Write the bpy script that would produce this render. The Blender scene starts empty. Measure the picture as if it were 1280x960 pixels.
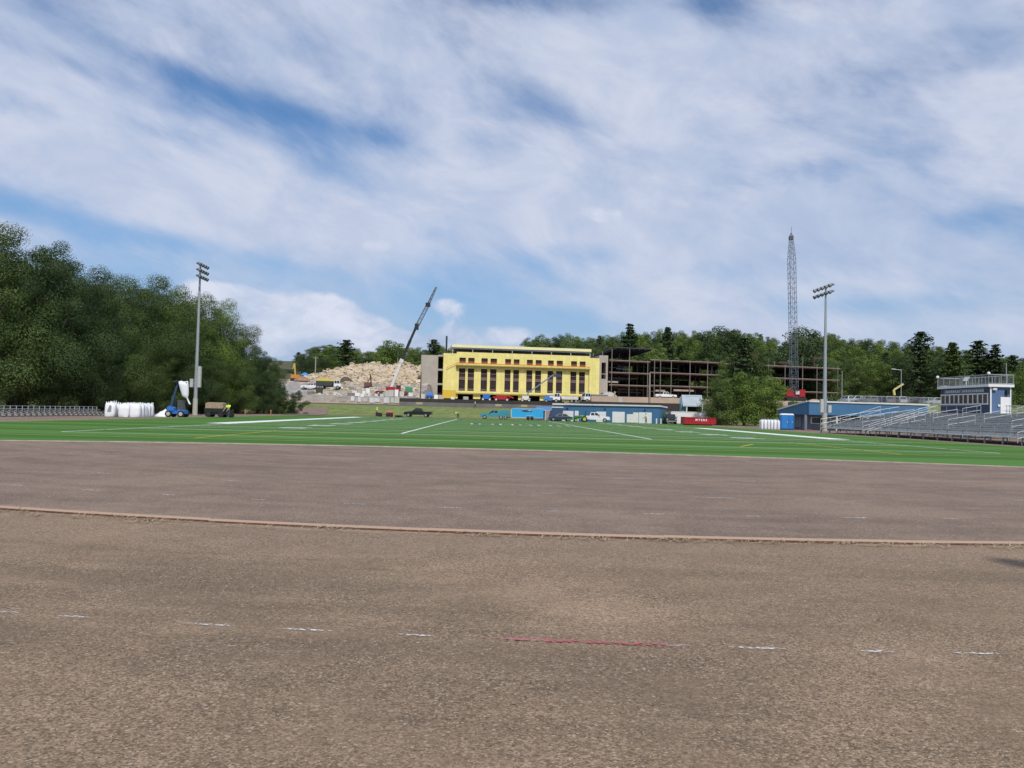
import bpy, math, random
import numpy as np
from mathutils import Vector, Matrix
R = math.radians
rnd = random.Random(7)
SC = bpy.context.scene
COL = SC.collection

# ------------------------------------------------------------------ camera
CAM_H, F_PX = 1.6, 1000.0
PITCH, ROLL = math.atan(34.5 / 1000.0), R(1.38)
cam_rot = Matrix.Rotation(R(90) + PITCH, 3, 'X') @ Matrix.Rotation(ROLL, 3, 'Z')
cd = bpy.data.cameras.new('camera'); cam = bpy.data.objects.new('camera', cd); COL.objects.link(cam)
cd.sensor_width = 36; cd.lens = 36 * F_PX / 1280; cd.clip_end = 6000; cd.clip_start = 0.05
cam.matrix_world = Matrix.Translation((0, 0, CAM_H)) @ cam_rot.to_4x4()
SC.camera = cam

def ray(x, y): return cam_rot @ Vector(((x - 640) / F_PX, (480 - y) / F_PX, -1))
def P(x, y, d):                       # world point seen at photo pixel (x, y) at distance Y = d
    r = ray(x, y); return Vector((0, 0, CAM_H)) + r * (d / r.y)
def Zp(x, y, d): return P(x, y, d).z
def G(x, d, z=0.0):                   # world point in photo column x, at distance d and height z
    A = ray(x, 0); B = ray(x, 1) - A; dz = z - CAM_H
    y = (dz * A.y - d * A.z) / (d * B.z - dz * B.y)
    return P(x, y, d)
FA = R(1.6)                            # the field is turned a little to the left of the camera axis
def FW(u, v, z=0.0): return Vector((u * math.cos(FA) - v * math.sin(FA), u * math.sin(FA) + v * math.cos(FA), z))

# ------------------------------------------------------------------ terrain height
def lerp(x, xs, ys): return float(np.interp(x, xs, ys))
def sstep(a, b, x):
    t = min(1, max(0, (x - a) / (b - a))); return t * t * (3 - 2 * t)
def H(X, Y):
    r = lerp(Y, [164, 170, 181, 190, 200, 208, 300, 330, 400, 520, 700, 1200], [0, 0.1, 1.7, 2.3, 3.5, 4.0, 6, 9, 20, 31, 38, 30])
    s2 = sstep(19, 24, X)
    if s2 > 0 and Y > 201: r = max(r, s2 * lerp(Y, [201, 204, 300], [4.0, 5.95, 6.2]))
    s = sstep(52, 72, X)
    if s > 0: r = max(r, s * lerp(Y, [96, 140, 165, 300], [0, 4.2, 5.3, 6]))
    return r

# ------------------------------------------------------------------ mesh builder
class MB:
    def __init__(s): s.v = []; s.f = []
    def add(s, vs, fs):
        n = len(s.v); s.v += [tuple(p) for p in vs]; s.f += [tuple(i + n for i in f) for f in fs]; return s
    def hexa(s, b, t):                # four bottom points, four top points
        return s.add(list(b) + list(t), [(3, 2, 1, 0), (4, 5, 6, 7), (0, 1, 5, 4), (1, 2, 6, 5), (2, 3, 7, 6), (3, 0, 4, 7)])
    def box(s, x0, x1, y0, y1, z0, z1, M=None):
        b = [Vector(p) for p in ((x0, y0, z0), (x1, y0, z0), (x1, y1, z0), (x0, y1, z0))]
        t = [Vector(p) for p in ((x0, y0, z1), (x1, y0, z1), (x1, y1, z1), (x0, y1, z1))]
        if M: b = [M @ p for p in b]; t = [M @ p for p in t]
        return s.hexa(b, t)
    def bar(s, p, q, w, h=None, up=(0, 0, 1)):
        p, q = Vector(p), Vector(q); h = h or w; d = (q - p).normalized(); up = Vector(up)
        if abs(d.dot(up)) > .98: up = Vector((1, 0, 0))
        a = d.cross(up).normalized() * w / 2; b = a.cross(d).normalized() * h / 2
        return s.hexa([p - a - b, p + a - b, p + a + b, p - a + b], [q - a - b, q + a - b, q + a + b, q - a + b])
    def tube(s, p, q, r0, r1=None, n=8, cap=True):
        p, q = Vector(p), Vector(q); r1 = r0 if r1 is None else r1; d = (q - p).normalized()
        up = Vector((0, 0, 1)) if abs(d.z) < .9 else Vector((1, 0, 0))
        a = d.cross(up).normalized(); b = d.cross(a)
        vs = []
        for c, r in ((p, r0), (q, r1)):
            for k in range(n):
                t = 2 * math.pi * k / n; vs.append(c + a * (r * math.cos(t)) + b * (r * math.sin(t)))
        fs = [(k, (k + 1) % n, n + (k + 1) % n, n + k) for k in range(n)]
        if cap: fs += [tuple(range(n - 1, -1, -1)), tuple(range(n, 2 * n))]
        return s.add(vs, fs)
    def path(s, pts, r, n=6):
        for a, b in zip(pts, pts[1:]): s.tube(a, b, r, r, n)
        return s
    def prism(s, prof, y0, y1, axis='Y'):   # outline extruded along Y (outline in x,z) or X (outline in y,z) or Z (outline in x,y)
        n = len(prof)
        m = {'Y': lambda a, b, t: (a, t, b), 'X': lambda a, b, t: (t, a, b), 'Z': lambda a, b, t: (a, b, t)}[axis]
        vs = [m(a, b, y0) for a, b in prof] + [m(a, b, y1) for a, b in prof]
        fs = [tuple(range(n)), tuple(range(2 * n - 1, n - 1, -1))] + [(k, n + k, n + (k + 1) % n, (k + 1) % n) for k in range(n)]
        return s.add(vs, fs)
    def lathe(s, prof, c=(0, 0, 0), n=10, sx=1, sy=1):
        c = Vector(c); vs = []; m = len(prof)
        for r, z in prof:
            for k in range(n):
                t = 2 * math.pi * k / n; vs.append(c + Vector((r * math.cos(t) * sx, r * math.sin(t) * sy, z)))
        fs = [(i * n + k, i * n + (k + 1) % n, (i + 1) * n + (k + 1) % n, (i + 1) * n + k) for i in range(m - 1) for k in range(n)]
        fs += [tuple(range(n - 1, -1, -1)), tuple(range((m - 1) * n, m * n))]
        return s.add(vs, fs)
    def quad(s, a, b, c, d): return s.add([a, b, c, d], [(0, 1, 2, 3)])
    def build(s, name, m, parent=None, smooth=False, fix=True):
        me = bpy.data.meshes.new(name); me.from_pydata(s.v, [], s.f)
        if fix:
            import bmesh
            bm = bmesh.new(); bm.from_mesh(me); bmesh.ops.recalc_face_normals(bm, faces=bm.faces); bm.to_mesh(me); bm.free()
        me.update(); me.materials.append(m)
        if smooth:
            for p in me.polygons: p.use_smooth = True
        o = bpy.data.objects.new(name, me); COL.objects.link(o)
        if parent: o.parent = parent
        return o

def tag(o, label=None, cat=None, group=None, kind=None):
    if label: o['label'] = label
    if cat: o['category'] = cat
    if group: o['group'] = group
    if kind: o['kind'] = kind
    return o
def thing(name, label, cat, loc=(0, 0, 0), rz=0.0, group=None):
    o = bpy.data.objects.new(name, None); COL.objects.link(o); o.empty_display_size = .3
    o.location = loc; o.rotation_euler = (0, 0, rz); return tag(o, label, cat, group)
KIDS = {}
def copy_tree(o, parent=None):
    c = o.copy(); COL.objects.link(c)
    if parent: c.parent = parent
    for ch in [x for x in list(COL.objects) if x.parent == o]: copy_tree(ch, c)
    return c
def paint(o, m):                       # give one copy its own material without touching the shared mesh
    o.material_slots[0].link = 'OBJECT'; o.material_slots[0].material = m
def struct(name, mb, m, **k): return tag(mb.build(name, m, **k), kind='structure')

# ------------------------------------------------------------------ materials
def nt(m):
    m.use_nodes = True; t = m.node_tree; return t, t.nodes, t.links, t.nodes['Principled BSDF']
MATS = {}
def mat(name, col, rough=.7, metal=0.0, var=.12, scale=3.0, bump=0.0, spec=.4):
    if name in MATS: return MATS[name]
    m = bpy.data.materials.new(name); t, N, L, b = nt(m)
    tc = N.new('ShaderNodeTexCoord'); no = N.new('ShaderNodeTexNoise'); no.inputs['Scale'].default_value = scale
    no.inputs['Detail'].default_value = 5; no.inputs['Roughness'].default_value = .65
    L.new(tc.outputs['Object'], no.inputs['Vector'])
    cr = N.new('ShaderNodeValToRGB'); cr.color_ramp.elements[0].position = .3; cr.color_ramp.elements[1].position = .7
    cr.color_ramp.elements[0].color = (*[c * (1 - var) for c in col], 1)
    cr.color_ramp.elements[1].color = (*[min(1, c * (1 + var)) for c in col], 1)
    L.new(no.outputs['Fac'], cr.inputs['Fac']); L.new(cr.outputs['Color'], b.inputs['Base Color'])
    b.inputs['Roughness'].default_value = rough; b.inputs['Metallic'].default_value = metal
    b.inputs['Specular IOR Level'].default_value = spec
    if bump:
        bp = N.new('ShaderNodeBump'); bp.inputs['Strength'].default_value = bump; bp.inputs['Distance'].default_value = .03
        L.new(no.outputs['Fac'], bp.inputs['Height']); L.new(bp.outputs['Normal'], b.inputs['Normal'])
    MATS[name] = m; return m

def foliage(name, cols, trans=.2):
    m = bpy.data.materials.new(name); t, N, L, b = nt(m)
    tc = N.new('ShaderNodeTexCoord'); no = N.new('ShaderNodeTexNoise'); no.inputs['Scale'].default_value = .55; no.inputs['Detail'].default_value = 3
    L.new(tc.outputs['Object'], no.inputs['Vector'])
    oi = N.new('ShaderNodeObjectInfo'); ma = N.new('ShaderNodeMath'); ma.operation = 'MULTIPLY_ADD'
    L.new(oi.outputs['Random'], ma.inputs[0]); ma.inputs[1].default_value = .45; 
    mb = N.new('ShaderNodeMath'); mb.operation = 'MULTIPLY_ADD'; L.new(no.outputs['Fac'], mb.inputs[0]); mb.inputs[1].default_value = .9; mb.inputs[2].default_value = -.17
    L.new(mb.outputs[0], ma.inputs[2])
    cr = N.new('ShaderNodeValToRGB'); e = cr.color_ramp.elements
    for k, c in enumerate(cols):
        if k < 2: el = e[k]
        else: el = e.new(1)
        el.color = (*c, 1)
    for k in range(len(cols)): e[k].position = .15 + .7 * k / (len(cols) - 1)
    L.new(ma.outputs[0], cr.inputs['Fac']); L.new(cr.outputs['Color'], b.inputs['Base Color'])
    b.inputs['Roughness'].default_value = .62; b.inputs['Specular IOR Level'].default_value = .25
    tr = N.new('ShaderNodeBsdfTranslucent'); L.new(cr.outputs['Color'], tr.inputs['Color'])
    mx = N.new('ShaderNodeMixShader'); mx.inputs[0].default_value = trans
    out = N['Material Output']; L.new(b.outputs[0], mx.inputs[1]); L.new(tr.outputs[0], mx.inputs[2]); L.new(mx.outputs[0], out.inputs['Surface'])
    return m
FOL_MID = foliage('leaves_mid_green', [(.05, .08, .02), (.085, .13, .03), (.125, .175, .045)])
FOL_DARK = foliage('leaves_dark_green', [(.026, .048, .016), (.048, .08, .024), (.078, .115, .035)])
FOL_BRIGHT = foliage('leaves_bright_green', [(.085, .135, .026), (.13, .195, .036), (.18, .235, .05)])
FOL_BANK = foliage('leaves_deep_green', [(.04, .068, .018), (.072, .112, .028), (.115, .16, .042)])
FOL_PINE = foliage('pine_needles', [(.03, .052, .023), (.052, .086, .034), (.08, .12, .045)], .12)
FOL_GRASS = foliage('grass_blades', [(.05, .08, .018), (.085, .115, .03), (.13, .15, .05)])
BARK = mat('bark', (.075, .058, .045), .9, 0, .35, 6, .6)

# ------------------------------------------------------------------ world: sky, clouds, sun
SUN_EL, SUN_OFF = R(48), R(-16)        # sun behind the camera, a little to its right
w = bpy.data.worlds.new('World'); SC.world = w; w.use_nodes = True
wn, wl = w.node_tree.nodes, w.node_tree.links; wn.clear()
def WN(t, **k):
    n = wn.new(t)
    for a, v in k.items(): setattr(n, a, v)
    return n
def setin(n, **k):
    for a, v in k.items(): n.inputs[a].default_value = v
    return n
def M2(op, a, b=None, c=None):
    n = WN('ShaderNodeMath', operation=op)
    for i, x in enumerate((a, b, c)):
        if x is None: continue
        if isinstance(x, (int, float)): n.inputs[i].default_value = x
        else: wl.new(x, n.inputs[i])
    return n.outputs[0]
def smooth(x, a, b):
    n = WN('ShaderNodeMapRange', interpolation_type='SMOOTHSTEP'); wl.new(x, n.inputs['Value'])
    n.inputs['From Min'].default_value = a; n.inputs['From Max'].default_value = b; return n.outputs[0]
tc = WN('ShaderNodeTexCoord'); sep = WN('ShaderNodeSeparateXYZ'); wl.new(tc.outputs['Generated'], sep.inputs[0])
dx, dy, dz = sep.outputs
sky = WN('ShaderNodeTexSky', sky_type='NISHITA'); sky.sun_disc = False
sky.sun_elevation = SUN_EL; sky.sun_rotation = math.pi + SUN_OFF
sky.air_density = 1.1; sky.dust_density = .8; sky.ozone_density = 2.2
az = M2('ARCTAN2', dx, dy); el = M2('ARCSINE', dz)          # bearing and elevation of the sky direction, in radians
def streak(deg, su, sv, loc=(0, 0, 0)):
    c, s_ = math.cos(R(deg)), math.sin(R(deg)); cb = WN('ShaderNodeCombineXYZ')
    wl.new(M2('MULTIPLY_ADD', M2('ADD', M2('MULTIPLY', az, c), M2('MULTIPLY', el, s_)), su, loc[0]), cb.inputs[0])
    wl.new(M2('MULTIPLY_ADD', M2('SUBTRACT', M2('MULTIPLY', el, c), M2('MULTIPLY', az, s_)), sv, loc[1]), cb.inputs[1]); return cb.outputs[0]
def noise(vec, scale, detail, rough, dist=0.0):
    n = WN('ShaderNodeTexNoise'); wl.new(vec, n.inputs['Vector'])
    setin(n, Scale=scale, Detail=detail, Roughness=rough, Distortion=dist); return n.outputs['Fac']
def blob(a, e, ra, re, tilt):          # soft opening or bank of cloud at a compass bearing and elevation
    u, v = M2('SUBTRACT', az, a), M2('SUBTRACT', el, e); c, s = math.cos(tilt), math.sin(tilt)
    p = M2('DIVIDE', M2('ADD', M2('MULTIPLY', u, c), M2('MULTIPLY', v, s)), ra)
    q = M2('DIVIDE', M2('SUBTRACT', M2('MULTIPLY', v, c), M2('MULTIPLY', u, s)), re)
    return M2('EXPONENT', M2('MULTIPLY', M2('ADD', M2('MULTIPLY', p, p), M2('MULTIPLY', q, q)), -1.0), 0)
def tan_at(px, py):
    r = ray(px, py).normalized(); return math.atan2(r.x, r.y), math.asin(r.z)
wob = noise(streak(0, 1, 1, (7.7, 1.3, 0)), 3.2, 4, .5)
big = noise(streak(-17, 1.0, 2.6, (3.1, .7, 0)), 2.6, 7, .56, .5)
fine = noise(streak(-26, 1.0, 2.2, (1.2, 4.2, 0)), 7.5, 9, .58, .35)
cover = M2('ADD', M2('MULTIPLY', big, .9), M2('MULTIPLY', fine, .62))
cover = M2('ADD', cover, M2('MULTIPLY', wob, .25)); cover = M2('ADD', cover, -.2); cover = M2('SUBTRACT', cover, M2('MULTIPLY', smooth(el, .22, .04), .13))
holes = [(300, 122, .18, .017, -.2, .3), (110, 88, .14, .016, -.2, .3), (482, 168, .026, .015, -.1, .16), (205, 165, .07, .018, -.2, .2), (20, 135, .05, .02, -.2, .25),
         (410, 215, .09, .02, -.45, .22), (690, 140, .08, .02, -.4, .16), (895, 15, .05, .03, -.6, .22), (700, 0, .2, .018, -.05, .24), (1170, 75, .2, .03, .1, .18),
         (40, 235, .07, .03, -.2, .2), (160, 290, .2, .016, -.12, .2), (250, 310, .14, .03, -.1, .16), (740, 315, .08, .02, .1, .2), (950, 225, .12, .02, .1, .16), (1220, 275, .06, .014, 0, .16), (1090, 382, .1, .016, 0, .26),
         (900, 335, .08, .02, 0, .18), (700, 402, .1, .018, 0, .2), (545, 390, .13, .04, 0, .2), (590, 345, .1, .03, 0, .16), (330, 350, .1, .025, 0, .18), (320, 415, .06, .03, 0, .2), (1240, 420, .3, .05, 0, .06)]
banks = [(200, 220, .22, .045, -.12, .24), (420, 230, .16, .035, -.25, .14), (90, 60, .16, .035, -.15, .16), (600, 230, .12, .04, -.1, .1), (700, 60, .2, .06, 0, .12), (1000, 140, .3, .07, 0, .12), (640, 270, .12, .035, 0, .12), (1000, 280, .25, .03, 0, .1)]
for lst, sg in ((holes, -1), (banks, 1)):
    for px, py, ra, re, tl, k in lst:
        a, e = tan_at(px, py); cover = M2('ADD', cover, M2('MULTIPLY', blob(a, e, ra, re, tl), sg * k))
thin = smooth(cover, .29, .82)
# cumulus near the horizon: heaps with flat grey bases
cv = WN('ShaderNodeCombineXYZ'); wl.new(az, cv.inputs[0]); wl.new(M2('MULTIPLY', el, 1.5), cv.inputs[1])
puff = noise(cv.outputs[0], 11, 9, .6, .35)
cum = M2('MULTIPLY', puff, .42)
for px, py, ra, re, k in [(395, 405, .062, .038, .62), (330, 415, .08, .03, .4), (440, 425, .06, .03, .5), (270, 370, .06, .025, .42), (500, 428, .1, .014, .36), (560, 382, .045, .014, .26), (565, 415, .03, .03, .26), (640, 418, .05, .018, .32), (680, 265, .07, .03, .22), (760, 270, .04, .02, .22), (460, 305, .06, .018, .24), (375, 295, .04, .014, .18)]:
    a, e = tan_at(px, py); cum = M2('ADD', cum, M2('MULTIPLY', blob(a, e, ra, re, 0), k))
cumf = smooth(cum, .42, .56)
cumlit = smooth(M2('ADD', M2('MULTIPLY', puff, .9), M2('MULTIPLY', el, 1.6)), .42, .78)
def rgb(c):
    n = WN('ShaderNodeRGB'); n.outputs[0].default_value = (*c, 1); return n.outputs[0]
def mixc(f, a, b):
    n = WN('ShaderNodeMix', data_type='RGBA'); wl.new(f, n.inputs['Factor']); wl.new(a, n.inputs[6]); wl.new(b, n.inputs[7]); return n.outputs[2]
CL = 6.9                                # cloud radiance relative to the sky texture
grain = noise(streak(-15, 1, 1.8, (2, 9, 0)), 6, 9, .6, .4)
thick = mixc(smooth(grain, .3, .72), rgb((.66 * CL, .79 * CL, 1.06 * CL)), rgb((.97 * CL, 1.02 * CL, 1.2 * CL)))
heap = mixc(cumlit, rgb((.60 * CL, .74 * CL, 1.02 * CL)), rgb((1.1 * CL, 1.14 * CL, 1.3 * CL)))
tint = WN('ShaderNodeMix', data_type='RGBA', blend_type='MULTIPLY'); tint.inputs['Factor'].default_value = 1
wl.new(sky.outputs[0], tint.inputs[6]); tint.inputs[7].default_value = (.64, .89, 1.14, 1)
veil = mixc(smooth(el, .36, -.1), tint.outputs[2], rgb((.50 * CL, .68 * CL, 1.0 * CL)))
c1 = mixc(M2('MULTIPLY', thin, .95), veil, thick)
c2 = mixc(M2('MULTIPLY', cumf, .85), c1, heap)
bg = WN('ShaderNodeBackground'); wl.new(c2, bg.inputs['Color']); bg.inputs['Strength'].default_value = .10
wo = WN('ShaderNodeOutputWorld'); wl.new(bg.outputs[0], wo.inputs['Surface'])

sd = bpy.data.lights.new('sun', 'SUN'); sd.energy = 3.2; sd.angle = R(.55); sd.color = (1, .955, .88)
sun = bpy.data.objects.new('sun', sd); COL.objects.link(sun)
to_sun = Vector((-math.sin(SUN_OFF) * math.cos(SUN_EL), -math.cos(SUN_OFF) * math.cos(SUN_EL), math.sin(SUN_EL)))
sun.rotation_euler = (-to_sun).to_track_quat('-Z', 'Y').to_euler(); sun.location = (0, -20, 40)

vs = SC.view_settings; vs.view_transform = 'Standard'; vs.look = 'None'; vs.gamma = 1; vs.exposure = 0.0; vs.use_curve_mapping = False
SC.render.engine = 'CYCLES'; SC.cycles.use_denoising = True; SC.cycles.max_bounces = 6; SC.cycles.transparent_max_bounces = 4
SC.cycles.sample_clamp_indirect = 6

# ------------------------------------------------------------------ ground sheets
def grid(name, xs, ys, zf, m, smooth=True):
    mb = MB(); nx = len(xs)
    mb.v = [(x, y, zf(x, y)) for y in ys for x in xs]
    mb.f = [(j * nx + i, j * nx + i + 1, (j + 1) * nx + i + 1, (j + 1) * nx + i) for j in range(len(ys) - 1) for i in range(nx - 1)]
    return struct(name, mb, m, smooth=smooth, fix=False)
forest = mat('forest_floor', (.075, .075, .035), .95, 0, .5, .35, .5)
xs = [-2500, -1500, -900, -700] + list(range(-560, 561, 8)) + [700, 900, 1500, 2500]
ys = [-600, -200, -80, 0, 60, 90, 96] + list(range(100, 340, 6)) + list(range(340, 720, 12)) + [760, 850, 1000, 1200, 1800, 3000]
def ground_z(x, y):
    z = H(x, y)
    on_paving = -75 < x < 62 and -60 < y < 171
    return z - .35 if on_paving else z - .02
ground = grid('ground', xs, ys, ground_z, forest)

# brown gravelly surface of the track and of the paved end inside it
KC, KR = Vector((2.6, 48.4, 0)), 38.0
def gravel_material():
    m = bpy.data.materials.new('stripped_asphalt'); t, N, L, b = nt(m)
    def n(tp, **k):
        x = N.new(tp)
        for a, v in k.items(): setattr(x, a, v)
        return x
    def mth(op, a, bb=0.0, c=None):
        x = n('ShaderNodeMath', operation=op)
        for i, q in enumerate((a, bb, c)):
            if q is None: continue
            if isinstance(q, (int, float)): x.inputs[i].default_value = q
            else: L.new(q, x.inputs[i])
        return x.outputs[0]
    def ns(vec, sc, det=5, ro=.6):
        x = n('ShaderNodeTexNoise'); L.new(vec, x.inputs['Vector']); x.inputs['Scale'].default_value = sc; x.inputs['Detail'].default_value = det; x.inputs['Roughness'].default_value = ro; return x.outputs['Fac']
    def mr(v, a, bb, c=0, d=1, sm=True):
        x = n('ShaderNodeMapRange'); L.new(v, x.inputs['Value'])
        if sm: x.interpolation_type = 'SMOOTHSTEP'
        for nm, q in (('From Min', a), ('From Max', bb), ('To Min', c), ('To Max', d)): x.inputs[nm].default_value = q
        return x.outputs[0]
    def mix(f, a, bb, bl='MIX'):
        x = n('ShaderNodeMix', data_type='RGBA', blend_type=bl)
        if isinstance(f, (int, float)): x.inputs['Factor'].default_value = f
        else: L.new(f, x.inputs['Factor'])
        for i, q in ((6, a), (7, bb)):
            if isinstance(q, tuple): x.inputs[i].default_value = (*q, 1)
            else: L.new(q, x.inputs[i])
        return x.outputs[2]
    tcn = n('ShaderNodeTexCoord'); ob = tcn.outputs['Object']
    sub = n('ShaderNodeVectorMath', operation='SUBTRACT'); L.new(ob, sub.inputs[0]); sub.inputs[1].default_value = KC
    ln = n('ShaderNodeVectorMath', operation='LENGTH'); L.new(sub.outputs[0], ln.inputs[0]); dist = ln.outputs['Value']
    sp = n('ShaderNodeSeparateXYZ'); L.new(sub.outputs[0], sp.inputs[0])
    ang = mth('ARCTAN2', sp.outputs[0], mth('MULTIPLY', sp.outputs[1], -1.0))
    band = n('ShaderNodeCombineXYZ'); L.new(dist, band.inputs[0]); L.new(mth('MULTIPLY', ang, 5.0), band.inputs[1])
    sp2 = n('ShaderNodeSeparateXYZ'); L.new(ob, sp2.inputs[0])
    outer = mth('MULTIPLY', mr(dist, KR + .02, KR + .1), mr(sp2.outputs[1], 44, 46, 1, 0))
    n_big, n_mid, n_fine, n_band = ns(ob, .22, 4), ns(ob, 1.3, 6), ns(ob, 38, 4, .7), ns(band.outputs[0], 1.0, 6, .62)
    inner = mix(mr(n_mid, .3, .7), (.184, .134, .104), (.235, .173, .135))
    inner = mix(mth('MULTIPLY', mr(n_band, .45, .62), .6), inner, (.148, .11, .085))
    inner = mix(mth('MULTIPLY', mr(n_big, .48, .64), .6), inner, (.27, .2, .152))
    out = mix(mr(n_mid, .3, .72), (.2, .143, .096), (.258, .187, .127))
    out = mix(mth('MULTIPLY', mr(n_band, .46, .62), .6), out, (.156, .112, .077))
    out = mix(mth('MULTIPLY', mr(n_big, .5, .64), .7), out, (.325, .23, .152))
    near_k = mth('MULTIPLY', mr(dist, KR + 2.6, KR + .4), .5); out = mix(near_k, out, (.25, .178, .128))
    col = mix(outer, inner, out)
    # stones: cells of two sizes, each with its own tone
    def vor(sc):
        x = n('ShaderNodeTexVoronoi'); L.new(ob, x.inputs['Vector']); x.inputs['Scale'].default_value = sc; return x
    v1, v2 = vor(85), vor(40)
    s1 = n('ShaderNodeSeparateColor'); L.new(v1.outputs['Color'], s1.inputs[0]); s2 = n('ShaderNodeSeparateColor'); L.new(v2.outputs['Color'], s2.inputs[0])
    tone = mr(s1.outputs[0], 0, 1, .42, 1.58, False); g = n('ShaderNodeCombineColor')
    for i in range(3): L.new(tone, g.inputs[i])
    patch = mr(ns(ob, .8, 5, .65), .3, .6, .35, 1)
    col = mix(mth('MULTIPLY', patch, .85), col, g.outputs[0], 'MULTIPLY')
    tone2 = mr(s2.outputs[1], 0, 1, .8, 1.2, False); g2 = n('ShaderNodeCombineColor')
    for i in range(3): L.new(tone2, g2.inputs[i])
    col = mix(.8, col, g2.outputs[0], 'MULTIPLY')
    col = mix(mth('MULTIPLY', mr(s1.outputs[1], .95, .98), patch), col, (.40, .32, .245))
    col = mix(mth('MULTIPLY', mr(s2.outputs[0], .965, .98), mr(v2.outputs['Distance'], .6, .3)), col, (.36, .29, .22))
    col = mix(mth('MULTIPLY', mr(n_fine, .56, .75), .35), col, (.09, .065, .05))
    # dry straw, sand and weeds caught along the kerb
    straw = mth('MULTIPLY', mth('MULTIPLY', mr(dist, KR + .55, KR + .1), mr(dist, KR + .03, KR + .06)), mr(ns(band.outputs[0], 1.3, 8, .75), .52, .64))
    col = mix(mth('MULTIPLY', straw, outer), col, (.38, .29, .195))
    L.new(col, b.inputs['Base Color']); b.inputs['Roughness'].default_value = .93; b.inputs['Specular IOR Level'].default_value = .2
    hgt = mth('ADD', mth('MULTIPLY', mth('SUBTRACT', 1.0, v1.outputs['Distance']), .5), mth('MULTIPLY', n_fine, .6))
    bp = n('ShaderNodeBump'); bp.inputs['Strength'].default_value = .75; bp.inputs['Distance'].default_value = .012
    L.new(hgt, bp.inputs['Height']); L.new(bp.outputs['Normal'], b.inputs['Normal'])
    return m
GRAVEL = gravel_material()
grid('running_track', [-78 + 4 * i for i in range(36)], [-60 + 4 * i for i in range(58)], lambda x, y: 0.0, GRAVEL, False)

# turf: soft green carpet with broad bands
TURF = bpy.data.materials.new('turf'); t, N, L, b = nt(TURF)
tcn = N.new('ShaderNodeTexCoord'); n1 = N.new('ShaderNodeTexNoise'); n1.inputs['Scale'].default_value = .09; n1.inputs['Detail'].default_value = 6
n2 = N.new('ShaderNodeTexNoise'); n2.inputs['Scale'].default_value = 30; n2.inputs['Detail'].default_value = 3
mpg = N.new('ShaderNodeMapping'); mpg.inputs['Rotation'].default_value = (0, 0, -FA); mpg.inputs['Scale'].default_value = (.15, 1, 1)
L.new(tcn.outputs['Object'], mpg.inputs[0]); L.new(mpg.outputs[0], n1.inputs['Vector']); L.new(tcn.outputs['Object'], n2.inputs['Vector'])
wv = N.new('ShaderNodeSeparateXYZ'); mp2 = N.new('ShaderNodeMapping'); mp2.inputs['Rotation'].default_value = (0, 0, -FA); L.new(tcn.outputs['Object'], mp2.inputs[0]); L.new(mp2.outputs[0], wv.inputs[0])
pp = N.new('ShaderNodeMath'); pp.operation = 'PINGPONG'; pp.inputs[1].default_value = 4.572; L.new(wv.outputs[1], pp.inputs[0])
st = N.new('ShaderNodeMapRange'); st.inputs['From Min'].default_value = 2.2; st.inputs['From Max'].default_value = 2.35; L.new(pp.outputs[0], st.inputs['Value'])
cr = N.new('ShaderNodeValToRGB'); cr.color_ramp.elements[0].color = (.048, .132, .02, 1); cr.color_ramp.elements[1].color = (.077, .182, .03, 1)
cr.color_ramp.elements[0].position = .35; cr.color_ramp.elements[1].position = .65
a1 = N.new('ShaderNodeMath'); a1.operation = 'MULTIPLY_ADD'; L.new(st.outputs[0], a1.inputs[0]); a1.inputs[1].default_value = .34; L.new(n1.outputs['Fac'], a1.inputs[2])
a2 = N.new('ShaderNodeMath'); a2.operation = 'MULTIPLY_ADD'; L.new(n2.outputs['Fac'], a2.inputs[0]); a2.inputs[1].default_value = .3
a3 = N.new('ShaderNodeMath'); a3.operation = 'ADD'; a3.inputs[1].default_value = -.32; L.new(a1.outputs[0], a3.inputs[0]); L.new(a3.outputs[0], a2.inputs[2])
L.new(a2.outputs[0], cr.inputs['Fac']); L.new(cr.outputs['Color'], b.inputs['Base Color']); b.inputs['Roughness'].default_value = .85; b.inputs['Specular IOR Level'].default_value = .15
bp = N.new('ShaderNodeBump'); bp.inputs['Strength'].default_value = .5; L.new(n2.outputs['Fac'], bp.inputs['Height']); L.new(bp.outputs['Normal'], b.inputs['Normal'])
UL, UR, V0, V1 = -35.0, 36.5, 31.6, 153.5
mb = MB(); c = 8.0
outl = [FW(UL, 27.5), *[G(x, d) for x, d in ((0, 31.1), (160, 32.4), (320, 33.2), (480, 33.6), (640, 33.6), (800, 33.0), (960, 32.0), (1120, 30.9), (1280, 29.6))], FW(UR, 27.6), FW(UR, V1 - c), FW(UR - 2.4, V1 - 2.4), FW(UR - c, V1), FW(UL + c, V1), FW(UL + 2.4, V1 - 2.4), FW(UL, V1 - c)]
mb.add([p + Vector((0, 0, .012)) for p in outl], [tuple(range(len(outl)))]); struct('turf_field', mb, TURF, fix=False)
concrete = mat('concrete', (.36, .33, .29), .9, 0, .18, 1.5, .3)
edge = mat('curb_concrete', (.40, .34, .28), .9, 0, .3, 2.0, .3)
mb = MB()
for a, bq in zip(outl[:10], outl[1:11]):
    mb.bar(a + Vector((0, -.16, -.03)), bq + Vector((0, -.16, -.03)), .2, .12)
mb.bar(outl[10] + Vector((.12, 0, -.03)), outl[11] + Vector((.12, 0, -.03)), .2, .12); mb.bar(outl[0] + Vector((-.12, 0, -.03)), outl[16] + Vector((-.12, 0, -.03)), .2, .12)
struct('turf_edge', mb, edge)

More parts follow.
